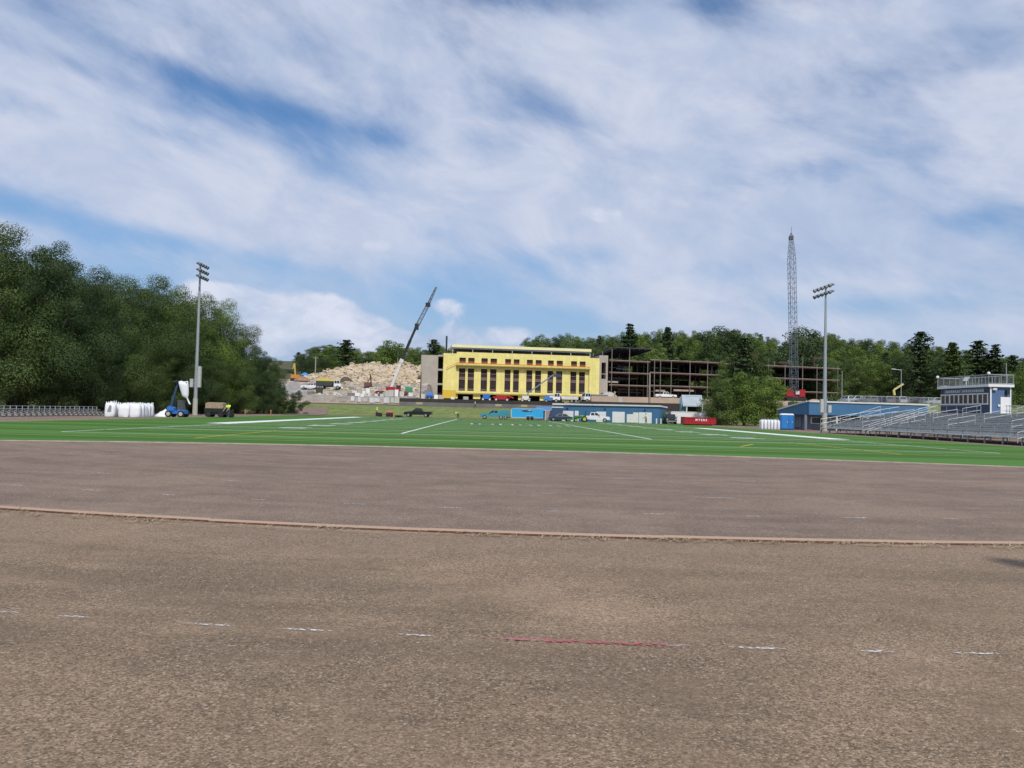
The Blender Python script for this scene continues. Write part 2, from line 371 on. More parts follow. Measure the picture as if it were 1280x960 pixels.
# painted lines on the turf
white = mat('line_white', (.74, .76, .74), .8, 0, .08, 2); yellow = mat('line_yellow', (.62, .50, .06), .8, 0, .1, 2)
ZL = .018
def fq(mb, u0, u1, v0, v1, z=ZL): mb.quad(FW(u0, v0, z), FW(u1, v0, z), FW(u1, v1, z), FW(u0, v1, z))
SL, SR, EV0, EV1 = -21.8, 27.0, 41.6, 151.3; GV = EV0 + 9.144
lm = MB()
for k in range(21):
    v = GV + 4.572 * k; fq(lm, SL, SR, v - .09, v + .09, ZL)
fq(lm, SL, SR, EV0 - .12, EV0, ZL); fq(lm, SL, SR, EV1, EV1 + .12, ZL)
for s in (SL, SR): fq(lm, s - .07, s + .07, EV0 + .004, EV1 - .004, ZL + .004)
for h in (-5.6, 10.6):
    fq(lm, h - .09, h + .09, GV + 1.1, EV1 - 9.2, ZL + .004)
fq(lm, SL - 2.0, SL - .12, 68, 141, ZL); fq(lm, SR + .12, SR + 1.9, 63, 106, ZL)
for k in range(101):
    v = GV + .9144 * k
    if k % 5:
        for h in (SL + .35, SR - .95): fq(lm, h, h + .6, v - .05, v + .05, ZL)
struct('white_field_lines', lm, white, fix=False)
ly = MB()
ZY = ZL + .008
for v in (37.2, 46.2, 58.0, 72.5, 97.0, 121): fq(ly, UL + 1.2, UR - 1.2, v - .06, v + .06, ZY)
for u in (UL + 1.2, UR - 1.2): fq(ly, u - .05, u + .05, 37.26, 155, ZY + .003)
for u0, v0, u1, v1 in ((-13.5, 37.3, -13.5, 51.5), (19.5, 37.3, 19.5, 51.5), (-12, 42.5, -9.5, 47.5), (13.5, 42.5, 15.5, 46.5)):
    a, bq = FW(u0, v0, ZY + .003), FW(u1, v1, ZY + .003); d = (bq - a).normalized(); nn = Vector((-d.y, d.x, 0)) * .06
    ly.quad(a - nn, bq - nn, bq + nn, a + nn)
fq(ly, -13.4, 19.4, 51.5, 51.62, ZY)
struct('yellow_field_lines', ly, yellow, fix=False)

def text_mesh(s, size, name, m, off=0.0, ext=0.0, align='CENTER'):
    cu = bpy.data.curves.new(name, 'FONT'); cu.body = s; cu.size = size; cu.offset = off; cu.extrude = ext; cu.align_x = align; cu.align_y = 'CENTER'; cu.resolution_u = 3
    o = bpy.data.objects.new(name, cu); COL.objects.link(o); dg = bpy.context.evaluated_depsgraph_get()
    me = bpy.data.meshes.new_from_object(o.evaluated_get(dg)); bpy.data.objects.remove(o)
    me.materials.clear(); me.materials.append(m); o = bpy.data.objects.new(name, me); COL.objects.link(o); return o
for k, s in enumerate(['1 0', '2 0', '3 0', '4 0', '5 0', '4 0', '3 0', '2 0', '1 0']):
    v = GV + 9.144 * (k + 1)
    for u, rz in ((SL + 7.4, -90), (SR - 7.4, 90)):
        o = tag(text_mesh(s, 2.6, 'yard_number', white, .1), kind='structure'); o.location = FW(u, v, ZL + .006); o.rotation_euler = (0, 0, R(rz) + FA)
# midfield mark: dark letters edged in white
navy_line = mat('line_navy', (.02, .03, .06), .8); mv = GV + 45.72
lw, ln_ = MB(), MB()
for u0, u1 in ((-1.9, 1.3), (3.0, 5.9), (7.6, 10.4)):
    for a, bq in ((u0, u0 + .7), (u1 - .7, u1)): fq(lw, a - .25, bq + .25, mv - 2.6, mv + 2.6, ZL + .006); fq(ln_, a, bq, mv - 2.3, mv + 2.3, ZL + .011)
    fq(lw, u0 + .95, u1 - .95, mv - .9, mv + .9, ZL + .006); fq(ln_, u0 + .7, u1 - .7, mv - .6, mv + .6, ZL + .011)
struct('midfield_mark_white', lw, white, fix=False); struct('midfield_mark_navy', ln_, navy_line, fix=False)

# chalk dashes of the stripped lanes
chalk = bpy.data.materials.new('worn_chalk'); t, N, L, b = nt(chalk)
def worn(m, col):
    t, N, L, b = nt(m); b.inputs['Base Color'].default_value = (*col, 1); b.inputs['Roughness'].default_value = .9
    tc_ = N.new('ShaderNodeTexCoord'); no = N.new('ShaderNodeTexNoise'); no.inputs['Scale'].default_value = 26; no.inputs['Detail'].default_value = 6; L.new(tc_.outputs['Object'], no.inputs['Vector'])
    mrn = N.new('ShaderNodeMapRange'); mrn.inputs['From Min'].default_value = .43; mrn.inputs['From Max'].default_value = .62; L.new(no.outputs['Fac'], mrn.inputs['Value']); L.new(mrn.outputs[0], b.inputs['Alpha'])
worn(chalk, (.66, .64, .65)); red_chalk = bpy.data.materials.new('worn_red_spray'); worn(red_chalk, (.45, .10, .13))
def arc_dash(mb, r, x0, x1, w_, z=.005, n=8):
    pts = []
    for k in range(n + 1):
        x = x0 + (x1 - x0) * k / n; y = KC.y - math.sqrt(r * r - (x - KC.x) ** 2); e = min(1, 4 * min(k, n - k) / n + .15)
        pts.append((x, y, w_ * e * (.7 + .6 * rnd.random())))
    for (xa, ya, wa), (xb, yb, wb) in zip(pts, pts[1:]): mb.quad((xa, ya - wa, z), (xb, yb - wb, z), (xb, yb + wb, z), (xa, ya + wa, z))
md = MB(); LANE = KR + 4.8
for a, bq in ((42, 95), (222, 292), (352, 420), (502, 552), (632, 700), (830, 868), (915, 985), (1075, 1120), (1192, 1250), (-60, -10)):
    arc_dash(md, LANE, (a - 640) * 5.62e-3, (bq - 640) * 5.62e-3, .02)
for r_, step, ln2 in ((KR - 2.6, 1.65, .42), (KR - 5.4, 3.3, .6), (KR - 9.5, 3.1, .75)):
    x = -16.0
    while x < 17:
        if rnd.random() < .8: arc_dash(md, r_, x, x + ln2 * (.6 + .6 * rnd.random()), .035, .005, 4)
        x += step
struct('lane_dashes', md, chalk, fix=False)
mr_ = MB(); arc_dash(mr_, LANE + .0, (607 - 640) * 5.6e-3, (868 - 640) * 5.6e-3, .036, .009, 24); struct('red_spray_line', mr_, red_chalk, fix=False)

# kerb along the inside of the track
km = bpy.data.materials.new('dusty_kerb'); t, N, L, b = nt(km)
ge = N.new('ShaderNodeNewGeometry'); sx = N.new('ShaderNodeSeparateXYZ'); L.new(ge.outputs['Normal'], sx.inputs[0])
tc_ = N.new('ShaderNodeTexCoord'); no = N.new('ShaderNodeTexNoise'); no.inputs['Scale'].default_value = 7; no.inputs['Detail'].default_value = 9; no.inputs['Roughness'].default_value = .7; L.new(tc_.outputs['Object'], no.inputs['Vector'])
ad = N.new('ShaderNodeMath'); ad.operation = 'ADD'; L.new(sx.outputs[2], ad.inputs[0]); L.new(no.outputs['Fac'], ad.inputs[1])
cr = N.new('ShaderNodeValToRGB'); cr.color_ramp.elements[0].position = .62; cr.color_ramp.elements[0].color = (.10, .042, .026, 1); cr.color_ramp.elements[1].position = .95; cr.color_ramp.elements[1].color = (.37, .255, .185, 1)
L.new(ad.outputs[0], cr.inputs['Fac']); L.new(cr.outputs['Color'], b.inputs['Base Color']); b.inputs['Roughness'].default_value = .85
kb = MB(); prof = [(-.065, 0), (-.065, .025), (-.045, .042), (-.01, .048), (.022, .046), (.05, .036), (.058, .026), (.06, 0)]
a0, a1_, seg = -1.3, 1.3, 3.05 / KR; a = a0
while a < a1_:
    ring = []; jit = rnd.uniform(-.012, .012); jz = rnd.uniform(-.005, .006)
    for k in range(7):
        th = a + seg * k / 6; ring.append([(KC.x + (KR + p + jit) * math.sin(th), KC.y - (KR + p + jit) * math.cos(th), z + (jz if z else -.02)) for p, z in prof])
    n = len(prof); vsx = [p for r_ in ring for p in r_]
    fs = [(i * n + j, i * n + j + 1, (i + 1) * n + j + 1, (i + 1) * n + j) for i in range(6) for j in range(n - 1)] + [tuple(range(n)), tuple(range(7 * n - 1, 6 * n - 1, -1))]
    kb.add(vsx, fs); a += seg
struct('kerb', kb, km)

# loose stones on the track, straw and dry weeds along the kerb
stone = bpy.data.materials.new('loose_stones'); t, N, L, b = nt(stone)
ge = N.new('ShaderNodeNewGeometry'); cr = N.new('ShaderNodeValToRGB'); cr.color_ramp.elements[0].color = (.10, .075, .058, 1); cr.color_ramp.elements[1].color = (.35, .28, .21, 1)
L.new(ge.outputs['Random Per Island'], cr.inputs['Fac']); L.new(cr.outputs['Color'], b.inputs['Base Color']); b.inputs['Roughness'].default_value = .9
mb = MB()
for _ in range(7000):
    d = 3.2 + 9 * rnd.random() ** 1.4; x = rnd.uniform(-.7, .7) * d; r_ = rnd.uniform(.002, .006) * (1.5 if rnd.random() < .06 else 1)
    if abs(math.hypot(x - KC.x, d - KC.y) - KR) < .15: continue
    vsx = [(x + q[0] * r_ * rnd.uniform(.6, 1.3), d + q[1] * r_ * rnd.uniform(.6, 1.3), max(0, r_ * .4 + q[2] * r_ * .7)) for q in ((1, 0, 0), (-1, 0, 0), (0, 1, 0), (0, -1, 0), (0, 0, 1), (0, 0, -1))]
    mb.add(vsx, [(0, 2, 4), (2, 1, 4), (1, 3, 4), (3, 0, 4), (2, 0, 5), (1, 2, 5), (3, 1, 5), (0, 3, 5)])
tag(mb.build('loose_gravel', stone, fix=False), 'small loose stones scattered on the stripped brown track surface', 'gravel', kind='stuff')
straw = mat('dry_straw', (.40, .32, .21), .95, 0, .4, 20)
mb = MB()
for _ in range(60):
    th0 = rnd.uniform(-.3, .26); spread = rnd.uniform(.06, .5); off = abs(rnd.gauss(0, .1)); cnt = int(rnd.uniform(15, 75) * (.4 + spread * 2))
    for _ in range(cnt):
        th = th0 + rnd.gauss(0, spread) / KR; r_ = KR + .08 + off + abs(rnd.gauss(0, .09)); x, y = KC.x + r_ * math.sin(th), KC.y - r_ * math.cos(th); a = rnd.gauss(0, .9); l = rnd.uniform(.03, .13); z = rnd.uniform(.004, .03); tz = rnd.uniform(0, .045)
        ddx, ddy = math.cos(a) * l, math.sin(a) * l
        mb.quad((x, y, z), (x + ddy * .1, y - ddx * .1, z), (x + ddx + ddy * .05, y + ddy, z + tz), (x + ddx, y + ddy, z + tz))
tag(mb.build('straw_litter', straw, fix=False), 'dry straw and dead weeds lying along the near side of the kerb', 'litter', kind='stuff')

# grass verge, access path, construction pad
verge = mat('verge_grass', (.15, .185, .05), .95, 0, .4, .6, .4)
grid('grass_verge', [-120 + 5 * i for i in range(45)], [160 + 3 * i for i in range(11)], lambda x, y: max(H(x, y), 0) + .035, verge)
pathm = mat('dirt_path', (.21, .15, .12), .95, 0, .25, .8, .3)
mb = MB(); pts = [(G(352, 150), G(398, 150)), (G(362, 166), G(408, 166)), (G(372, 178), G(410, 178)), (G(385, 190), G(412, 190))]
for (a, bq), (c, d) in zip(pts, pts[1:]):
    q = [a, bq, d, c]; mb.quad(*[Vector((p.x, p.y, H(p.x, p.y) + .07)) for p in q])
struct('dirt_path', mb, pathm)
pad = mat('site_dirt', (.36, .28, .21), .95, 0, .3, .25, .4)
grid('construction_ground', [-110 + 5 * i for i in range(48)], [192 + 3 * i for i in range(39)], lambda x, y: H(x, y) + .06, pad)
slope_grass = mat('slope_grass', (.15, .18, .055), .95, 0, .35, .5, .4)
grid('grass_slope', [54 + 4 * i for i in range(22)], [96 + 4 * i for i in range(18)], lambda x, y: H(x, y) + .05, slope_grass)
lot = mat('parking_asphalt', (.09, .088, .085), .9, 0, .2, .5)
grid('parking_lot', [70 + 4 * i for i in range(18)], [166 + 4 * i for i in range(12)], lambda x, y: H(x, y) + .11, lot)

# ------------------------------------------------------------------ trees
def leaf_mesh(name, C, S, Nrm, rs, m, flat=.6):
    n = len(C); rv = rs.normal(size=(n, 3)); Nn = Nrm + .34 * rv; Nn /= np.linalg.norm(Nn, axis=1, keepdims=True)
    A = np.cross(Nn, rs.normal(size=(n, 3))); A /= np.linalg.norm(A, axis=1, keepdims=True); B = np.cross(Nn, A)
    s = S[:, None]; bend = Nn * s * .25
    V = np.empty((n, 4, 3)); V[:, 0] = C - A * s; V[:, 1] = C - B * s * flat + bend; V[:, 2] = C + A * s; V[:, 3] = C + B * s * flat + bend
    me = bpy.data.meshes.new(name); me.vertices.add(n * 4); me.vertices.foreach_set('co', V.reshape(-1).astype(np.float32))
    me.loops.add(n * 4); me.loops.foreach_set('vertex_index', np.arange(n * 4, dtype=np.int32))
    me.polygons.add(n); me.polygons.foreach_set('loop_start', np.arange(0, n * 4, 4, dtype=np.int32)); me.polygons.foreach_set('loop_total', np.full(n, 4, dtype=np.int32))
    me.update(); me.validate(); me.materials.append(m); return me

def tree_proto(kind, seed, n, leaf, base=.12, wide=.36, m=FOL_MID):
    """meshes of a tree 10 m tall: crown and trunk"""
    rs = np.random.RandomState(seed); r = random.Random(seed); tk = MB()
    if kind == 'broad':
        lobes = []
        k = 21 if base > .12 else 28
        for i in range(k):
            z = base + (1 - base) * (i + .5) / k
            t = (z - base) / (1 - base); env = wide * (1.25 if r.random() < .2 else 1) * math.sqrt(max(.05, 1 - ((t - .42) / .66) ** 2)) * r.uniform(.7, 1.12)
            th = i * 2.4 + r.uniform(-.5, .5); rad = env * r.uniform(.45, 1.0)
            lobes.append((rad * math.cos(th), rad * math.sin(th), z - .03, (r.uniform(.07, .15) if base > .12 else r.uniform(.06, .155)) * (1.1 - .5 * t)))
        lobes += [(r.uniform(-.08, .08), r.uniform(-.08, .08), base + .1 + (.8 - base) * j / 7, .11) for j in range(7)]
        lo = np.array(lobes) * 10; vol = lo[:, 3] ** 2; idx = rs.choice(len(lo), n, p=vol / vol.sum())
        D = rs.normal(size=(n, 3)); D /= np.linalg.norm(D, axis=1, keepdims=True)
        rr = lo[idx, 3] * (rs.uniform(0, 1, n) ** .33 * .55 + .5) * rs.uniform(.75, 1.3, n)
        C = lo[idx, :3] + D * rr[:, None] * np.array([1.2, 1.2, .72]); C[:, 2] = np.clip(C[:, 2], .15, 10.4)
        Nn = D + np.array([0, 0, .45]); S = leaf * rs.uniform(.6, 1.3, n)
        tk.tube((0, 0, -.5), (.05, .05, 3.2), .26, .19, 8); tk.tube((.05, .05, 3.2), (.1, -.05, 7.5), .19, .06, 7)
        for q in lo[4:20:2]:
            z0 = max(1.2, q[2] * .55); tk.tube((.05, .02, z0), (q[0] * .85, q[1] * .85, q[2]), .09, .025, 5)
    else:                               # pine: ragged tiers of branches
        C, Nn = [], []; tk.tube((0, 0, -.5), (.05, 0, 9.7), .2, .03, 8)
        z = 10 * base
        while z < 9.9:
            t = (z / 10 - base) / (1 - base); L0 = 10 * wide * (1 - t) ** (.72 if kind == 'pine' else .55) + .25
            if kind == 'ragged': L0 *= r.choice((.35, .8, 1.0, 1.15))
            nb = r.randint(5, 7)
            for j in range(nb):
                th = 2 * math.pi * (j + r.random() * .8) / nb; l = L0 * r.uniform(.55, 1.12); droop = r.uniform(-.12, .2)
                tk.tube((0, 0, z), (l * .8 * math.cos(th), l * .8 * math.sin(th), z + droop * l), .05, .012, 4)
                cnt = int(n / 150 * (.35 + l / (10 * wide)))
                u = rs.uniform(.12, 1, cnt) ** .75; off = rs.normal(size=(cnt, 3)) * np.array([.2, .2, .11]) * (.5 + l * .22)
                p = np.stack([u * l * math.cos(th), u * l * math.sin(th), z + droop * l * u + .12 * l * u * u], 1) + off; C.append(p)
                Nn.append(np.tile([.3 * math.cos(th), .3 * math.sin(th), 1.0], (cnt, 1)))
            z += r.uniform(.38, .62) * (1.05 - .45 * t)
        C = np.concatenate(C); Nn = np.concatenate(Nn); n = len(C); S = leaf * rs.uniform(.6, 1.25, n)
    crown = leaf_mesh('crown', C, S, Nn, rs, m)
    to = tk.build('trunk', BARK); tm = to.data; bpy.data.objects.remove(to); return crown, tm
NEAR = [tree_proto('broad', 11 + k, 52000, .05, .14, w_) for k, w_ in enumerate((.27, .32, .30, .36))]
FAR = [tree_proto('broad', 31 + k, 12000, .13, .10, w_) for k, w_ in enumerate((.30, .36, .40, .34, .44))]
BUSH = [tree_proto('broad', 51 + k, 8000, .18, .0, w_) for k, w_ in enumerate((.55, .65))]
PINE = [tree_proto('pine', 61 + k, 5200, .2, .1, w_, FOL_PINE) for k, w_ in enumerate((.24, .30))]
RAG = [tree_proto('ragged', 71 + k, 4600, .2, .18, w_, FOL_PINE) for k, w_ in enumerate((.2, .24))]
def tree(pro, loc, h, wx, label, group=None, m=None, name='tree', cat='tree', crown='crown'):
    o = thing(name, label, cat, loc, rnd.uniform(0, 6.28), group)
    s = h / 10; o.scale = (wx * s, wx * s, s)
    for nm, me in ((crown, pro[0]), ('trunk', pro[1])):
        c = bpy.data.objects.new(nm, me); COL.objects.link(c); c.parent = o
        if nm != 'trunk' and m and me.materials[0] != m: paint(c, m)
    return o
def tree_at(pro, x, d, ytop, label, group=None, m=None, wx=1.0, lean=0, **k):
    g = G(x, d, 0); z = max(0, H(g.x, d)); g = G(x, d, z); top = Zp(x, ytop, d)
    return tree(pro, (g.x, g.y, z - .05), max(2.0, top - z), wx, label, group, m, **k)

# the wood along the left side of the field
BANK = [  # column, distance, top row, width factor, tone, label
 (-28, 92, 283, 1.0, 'm', 'tall broad tree cut off by the left edge of the photo'),
 (12, 96, 286, 1.0, 'm', 'tallest tree of the dark wood on the left, its top highest in the frame'),
 (60, 98, 300, .85, 'd', 'tall dark tree just right of the tallest one in the left wood'),
 (102, 104, 331, .9, 'd', 'dark rounded tree rising behind the gap above the low bleacher'),
 (140, 112, 341, .9, 'm', 'green tree whose top stands above the stacked white bags'),
 (176, 116, 344, .95, 'm', 'broad green tree standing behind the right end of the white bag stack'),
 (214, 120, 347, .85, 'm', 'tall green tree directly behind the blue telehandler'),
 (243, 128, 368, .9, 'm', 'green tree whose crown lies behind the left floodlight pole'),
 (272, 132, 372, .85, 'b', 'lighter green tree just right of the left floodlight pole'),
 (298, 142, 403, .85, 'm', 'green tree stepping down behind the dark utility vehicle'),
 (322, 150, 430, .8, 'd', 'dark tree with a flat top right of the utility vehicle'),
 (338, 160, 446, .75, 'd', 'small dark tree near the right end of the left wood'),
 (18, 90, 385, 1.3, 'd', 'lower leafy tree in front of the two tallest trees of the left wood'),
 (68, 94, 420, 1.2, 'd', 'low dark tree behind the middle of the low bleacher'),
 (112, 98, 418, 1.2, 'd', 'low dark tree behind the right end of the low bleacher'),
 (156, 103, 432, 1.2, 'd', 'low dark tree right behind the stacked white bags'),
 (196, 108, 432, 1.3, 'm', 'small rounded tree behind the telehandler boom'),
 (232, 113, 425, 1.3, 'd', 'low dark tree behind the hanging white bag'),
 (266, 120, 440, 1.3, 'm', 'low green tree behind the tan load of the utility vehicle'),
 (300, 130, 450, 1.3, 'm', 'low green tree right of the worker beside the utility vehicle'),
 (330, 142, 462, 1.3, 'd', 'low dark tree above the thin orange stakes'),
 (350, 156, 476, .85, 'd', 'dark bushy tree at the right end of the left wood, by the rubble site'),
]
tone = {'m': FOL_BANK, 'd': FOL_DARK, 'b': FOL_BRIGHT}  # low trees get darker leaves in place of shade under the crowns
for k, (x, d, yt, wx, tn, lab) in enumerate(BANK):
    tree_at(NEAR[k % 4], x, d + (9 if x > 150 else 3) + (4 if k > 11 else 0), yt, lab, 'trees of the wood left of the field', tone[tn], wx * (.9 if k < 12 else .8), name='broadleaf_tree')
for k, x in enumerate(range(-30, 375, 27)):
    d = 92 + 72 * max(0, x) / 370 + rnd.uniform(-1, 2)
    tree_at(BUSH[k % 2], x, d, 497 - rnd.uniform(-4, 22) + (6 if x > 300 else 0), 'low leafy shrub at the foot of the wood left of the field', 'shrubs at the foot of the left wood', [FOL_DARK, FOL_DARK, FOL_DARK, FOL_MID][k % 4], 1.1, name='shrub', cat='shrub', crown='foliage')  # mostly dark leaves paint in the shade at the wood's foot
for k, x in enumerate(range(-10, 360, 38)):   # back row filling the wood
    ysk = lerp(x, [-10, 60, 100, 160, 215, 260, 300, 330, 360], [300, 318, 345, 356, 362, 386, 418, 446, 462])
    tree_at(NEAR[(k + 2) % 4], x, 128 + 60 * max(0, x) / 360, ysk, 'green tree in the back row of the wood left of the field', 'back row trees of the left wood', [FOL_BANK, FOL_DARK][k % 2], 1.15, name='broadleaf_tree')

# wooded hill behind the site
SKX, SKY = zip(*[(380, 440), (400, 433), (415, 434), (430, 431), (440, 434), (452, 440), (462, 438), (475, 434), (490, 430), (505, 437), (520, 434), (535, 435), (545, 431), (556, 434), (566, 433), (575, 438), (600, 447), (640, 440), (656, 427), (668, 420), (685, 423), (700, 420), (712, 418), (730, 421), (750, 421), (770, 418), (785, 414), (797, 415), (815, 417), (828, 412), (845, 415), (860, 416), (880, 414), (905, 410), (925, 414), (945, 416), (962, 422), (975, 430), (985, 423), (1003, 412), (1020, 416), (1040, 418), (1062, 424), (1078, 420), (1090, 422), (1105, 426), (1125, 430), (1145, 430), (1170, 434), (1200, 438), (1230, 442), (1280, 450), (1310, 452)])
def region(x):
    if x < 530: return 'behind the pale rubble mound'
    if x < 756: return 'behind the roof of the yellow building'
    if x < 985: return 'behind the tall part of the steel frame'
    if x < 1075: return 'right of the tall lattice boom'
    return 'behind the parked cars and the press box'
rows = [(318, 32), (350, 23), (385, 14), (425, 6.5), (465, 1.5), (478, 0)]
for ri, (d, off) in enumerate(rows):
    x = 372 + rnd.uniform(0, 8)
    while x < 1300:
        yt = lerp(x, SKX, SKY) + off + rnd.uniform(-3.5, 3.0)
        hid = 566 < x < 742 and yt > 438
        if not hid:
            q = rnd.random(); reg = region(x)
            if q < (.1 if ri < 4 else .05): pro, m, kind, nm, wx = rnd.choice(PINE), FOL_PINE, 'dark pointed pine', 'pine_tree', 1.2
            elif q < .45: pro, m, kind, nm, wx = rnd.choice(FAR), FOL_BRIGHT, 'light green broadleaf tree', 'broadleaf_tree', 1.15
            elif q < .84: pro, m, kind, nm, wx = rnd.choice(FAR), FOL_MID, 'mid green broadleaf tree', 'broadleaf_tree', 1.15
            else: pro, m, kind, nm, wx = rnd.choice(FAR), FOL_DARK, 'dark green broadleaf tree', 'broadleaf_tree', 1.15
            g = G(x, d, 15); z = H(g.x, d)
            h = Zp(x, yt, d) - z
            if h < 9: wx *= 9 / max(h, 4)
            tree_at(pro, x, d, yt, f'{kind} on the hill {reg}', f'{kind}s on the hill {reg}', m, wx * min(1.35, 15 / max(h, 8)), name=nm)
        x += (7.6 + rnd.uniform(-1.2, 2.2)) * 1000 / d * .98
# trees that stand out
OUT = [
 (PINE[0], 786, 330, 404, 'tall narrow pine sticking up above the hill left of the steel frame roof', FOL_PINE, .9, 'pine_tree'),
 (RAG[0], 431, 300, 424, 'dark ragged pine rising above the wood left of the rubble mound', FOL_PINE, 1.3, 'pine_tree'),
 (RAG[1], 541, 320, 424, 'ragged pine just left of the dark post over the stair tower', FOL_PINE, 1.1, 'pine_tree'),
 (FAR[1], 1004, 300, 409, 'large dark round-topped tree just right of the lattice boom', FOL_PINE, 1.0, 'broadleaf_tree'),
 (FAR[2], 905, 340, 409, 'large dark round tree forming the highest crown on the hill', FOL_DARK, 1.0, 'broadleaf_tree'),
 (FAR[0], 488, 300, 425, 'loose pale green tree with a flat top behind the mobile crane', FOL_BRIGHT, 1.1, 'broadleaf_tree'),
 (PINE[1], 833, 330, 409, 'small pointed pine breaking the skyline behind the steel frame', FOL_PINE, .8, 'pine_tree'),
 (RAG[1], 1150, 215, 414, 'tallest dark ragged pine, left of the press box', FOL_PINE, 1.15, 'pine_tree'),
 (PINE[1], 1190, 205, 428, 'broad sunlit pine behind the press box roof railing', FOL_MID, 1.15, 'pine_tree'),
 (RAG[0], 1222, 215, 425, 'tall pine behind the right part of the press box', FOL_PINE, 1.3, 'pine_tree'),
 (PINE[0], 1244, 212, 430, 'dark pine behind the right corner of the press box', FOL_PINE, 1.2, 'pine_tree'),
 (PINE[1], 1266, 220, 444, 'dark pine low at the right edge of the photo', FOL_PINE, 1.2, 'pine_tree'),
 (FAR[3], 1170, 225, 446, 'dark tree between the two tallest pines left of the press box', FOL_DARK, 1.2, 'broadleaf_tree'),
 (FAR[1], 1130, 230, 446, 'dark tree behind the yellow arm of the orange lift', FOL_DARK, 1.2, 'broadleaf_tree'),
 (FAR[2], 1094, 232, 452, 'bright yellow-green tree behind the parked cars', FOL_BRIGHT, 1.0, 'broadleaf_tree'),
 (FAR[4], 1068, 240, 444, 'green tree just right of the right floodlight pole', FOL_MID, 1.0, 'broadleaf_tree'),
 (FAR[0], 1112, 240, 450, 'dark narrow tree between the bright tree and the orange lift', FOL_DARK, .9, 'broadleaf_tree'),
 (BUSH[0], 1206, 175, 478, 'leafy bush behind the press box', FOL_MID, 1.3, 'shrub'),
 (BUSH[1], 1275, 150, 462, 'light green bush at the right edge behind the bleacher', FOL_BRIGHT, 1.0, 'shrub'),
 (FAR[2], 1290, 180, 446, 'green tree cut off by the right edge of the photo', FOL_MID, 1.1, 'broadleaf_tree'),
 (NEAR[1], 384, 292, 446, 'dark tree behind the orange excavator', FOL_DARK, 1.1, 'broadleaf_tree'),
 (NEAR[3], 408, 296, 441, 'dark tree behind the truck with the yellow cover', FOL_DARK, 1.1, 'broadleaf_tree'),
 (RAG[0], 928, 186, 421, 'tall dark pine standing in front of the middle of the steel frame', FOL_PINE, 1.0, 'pine_tree'),
 (FAR[0], 908, 190, 446, 'dark tree beside the pine in front of the steel frame', FOL_MID, .8, 'broadleaf_tree'),
 (FAR[3], 946, 188, 444, 'olive tree right of the pine in front of the steel frame', FOL_MID, .9, 'broadleaf_tree'),
 (FAR[4], 817, 282, 434, 'pale green tree overlapping the right end of the high steel roof', FOL_BRIGHT, 1.0, 'broadleaf_tree'),
 (FAR[3], 899, 148, 472, 'dark green tree just right of the red dumpster', FOL_MID, 1.0, 'broadleaf_tree'),
 (FAR[1], 930, 150, 466, 'broad green tree left of the white bags by the porta potties', FOL_BRIGHT, 1.25, 'broadleaf_tree'),
 (FAR[2], 964, 152, 471, 'green tree behind the row of white bags by the porta potties', FOL_BRIGHT, 1.15, 'broadleaf_tree'),
 (BUSH[1], 366, 162, 487, 'low dark rounded bush at the right end of the left wood', FOL_DARK, .9, 'shrub'),
 (BUSH[0], 828, 152, 513, 'small yellow-green shrub at the right end of the blue garage', FOL_BRIGHT, .7, 'shrub'),
 (BUSH[1], 888, 158, 510, 'low dark bush behind the red dumpster', FOL_DARK, 1.0, 'shrub'),
]
for pro, x, d, yt, lab, m, wx, nm in OUT:
    tree_at(pro, x, d, yt, lab, None, m, wx, name=nm, cat='shrub' if nm == 'shrub' else 'tree', crown='foliage' if nm == 'shrub' else 'crown')

# ------------------------------------------------------------------ shared materials of things
steel = mat('galvanised_steel', (.36, .38, .39), .45, .5, .12, 2)
alu = mat('bleacher_aluminium', (.52, .53, .54), .5, .35, .15, 1.5)
pole_m = mat('pole_grey', (.34, .37, .39), .5, .3, .08, 1)
dark_metal = mat('dark_metal', (.035, .036, .038), .5, .3, .2, 4)
black = mat('black_rubber', (.018, .018, .018), .8, 0, .2, 6)
dark_in = mat('dark_interior', (.03, .027, .025), .95, 0, .3, 1)  # near-black colour stands in for shade inside buildings
glass = mat('dark_glass', (.02, .025, .03), .08, 0, .1, 2, 0, .6)
chrome = mat('hub_metal', (.45, .45, .46), .35, .7, .1, 5)
white_p = mat('white_paint', (.76, .76, .75), .4, 0, .05, 2)
white_d = mat('white_dusty', (.62, .61, .58), .7, 0, .12, 2)
yel_sheath = mat('yellow_sheathing', (.74, .655, .235), .75, 0, .07, .5)
def panel_seams(m):                     # sheathing boards 1.22 m wide with taped joints, each board its own tone
    t, N, L, b = nt(m); src = b.inputs['Base Color'].links[0].from_socket
    tc_ = N.new('ShaderNodeTexCoord'); sp = N.new('ShaderNodeSeparateXYZ'); cb = N.new('ShaderNodeCombineXYZ'); L.new(tc_.outputs['Object'], sp.inputs[0])
    L.new(sp.outputs[2], cb.inputs[0]); L.new(sp.outputs[0], cb.inputs[1])
    br = N.new('ShaderNodeTexBrick'); L.new(cb.outputs[0], br.inputs['Vector']); br.inputs['Scale'].default_value = 1; br.inputs['Brick Width'].default_value = 2.44; br.inputs['Row Height'].default_value = 1.22; br.inputs['Mortar Size'].default_value = .035; br.inputs['Mortar Smooth'].default_value = .3
    br.inputs['Color1'].default_value = (.93, .93, .9, 1); br.inputs['Color2'].default_value = (1.06, 1.06, 1.12, 1); br.inputs['Mortar'].default_value = (.8, .8, .72, 1)
    mx = N.new('ShaderNodeMix'); mx.data_type = 'RGBA'; mx.blend_type = 'MULTIPLY'; mx.inputs['Factor'].default_value = 1; L.new(src, mx.inputs[6]); L.new(br.outputs['Color'], mx.inputs[7]); L.new(mx.outputs[2], b.inputs['Base Color'])
panel_seams(yel_sheath)
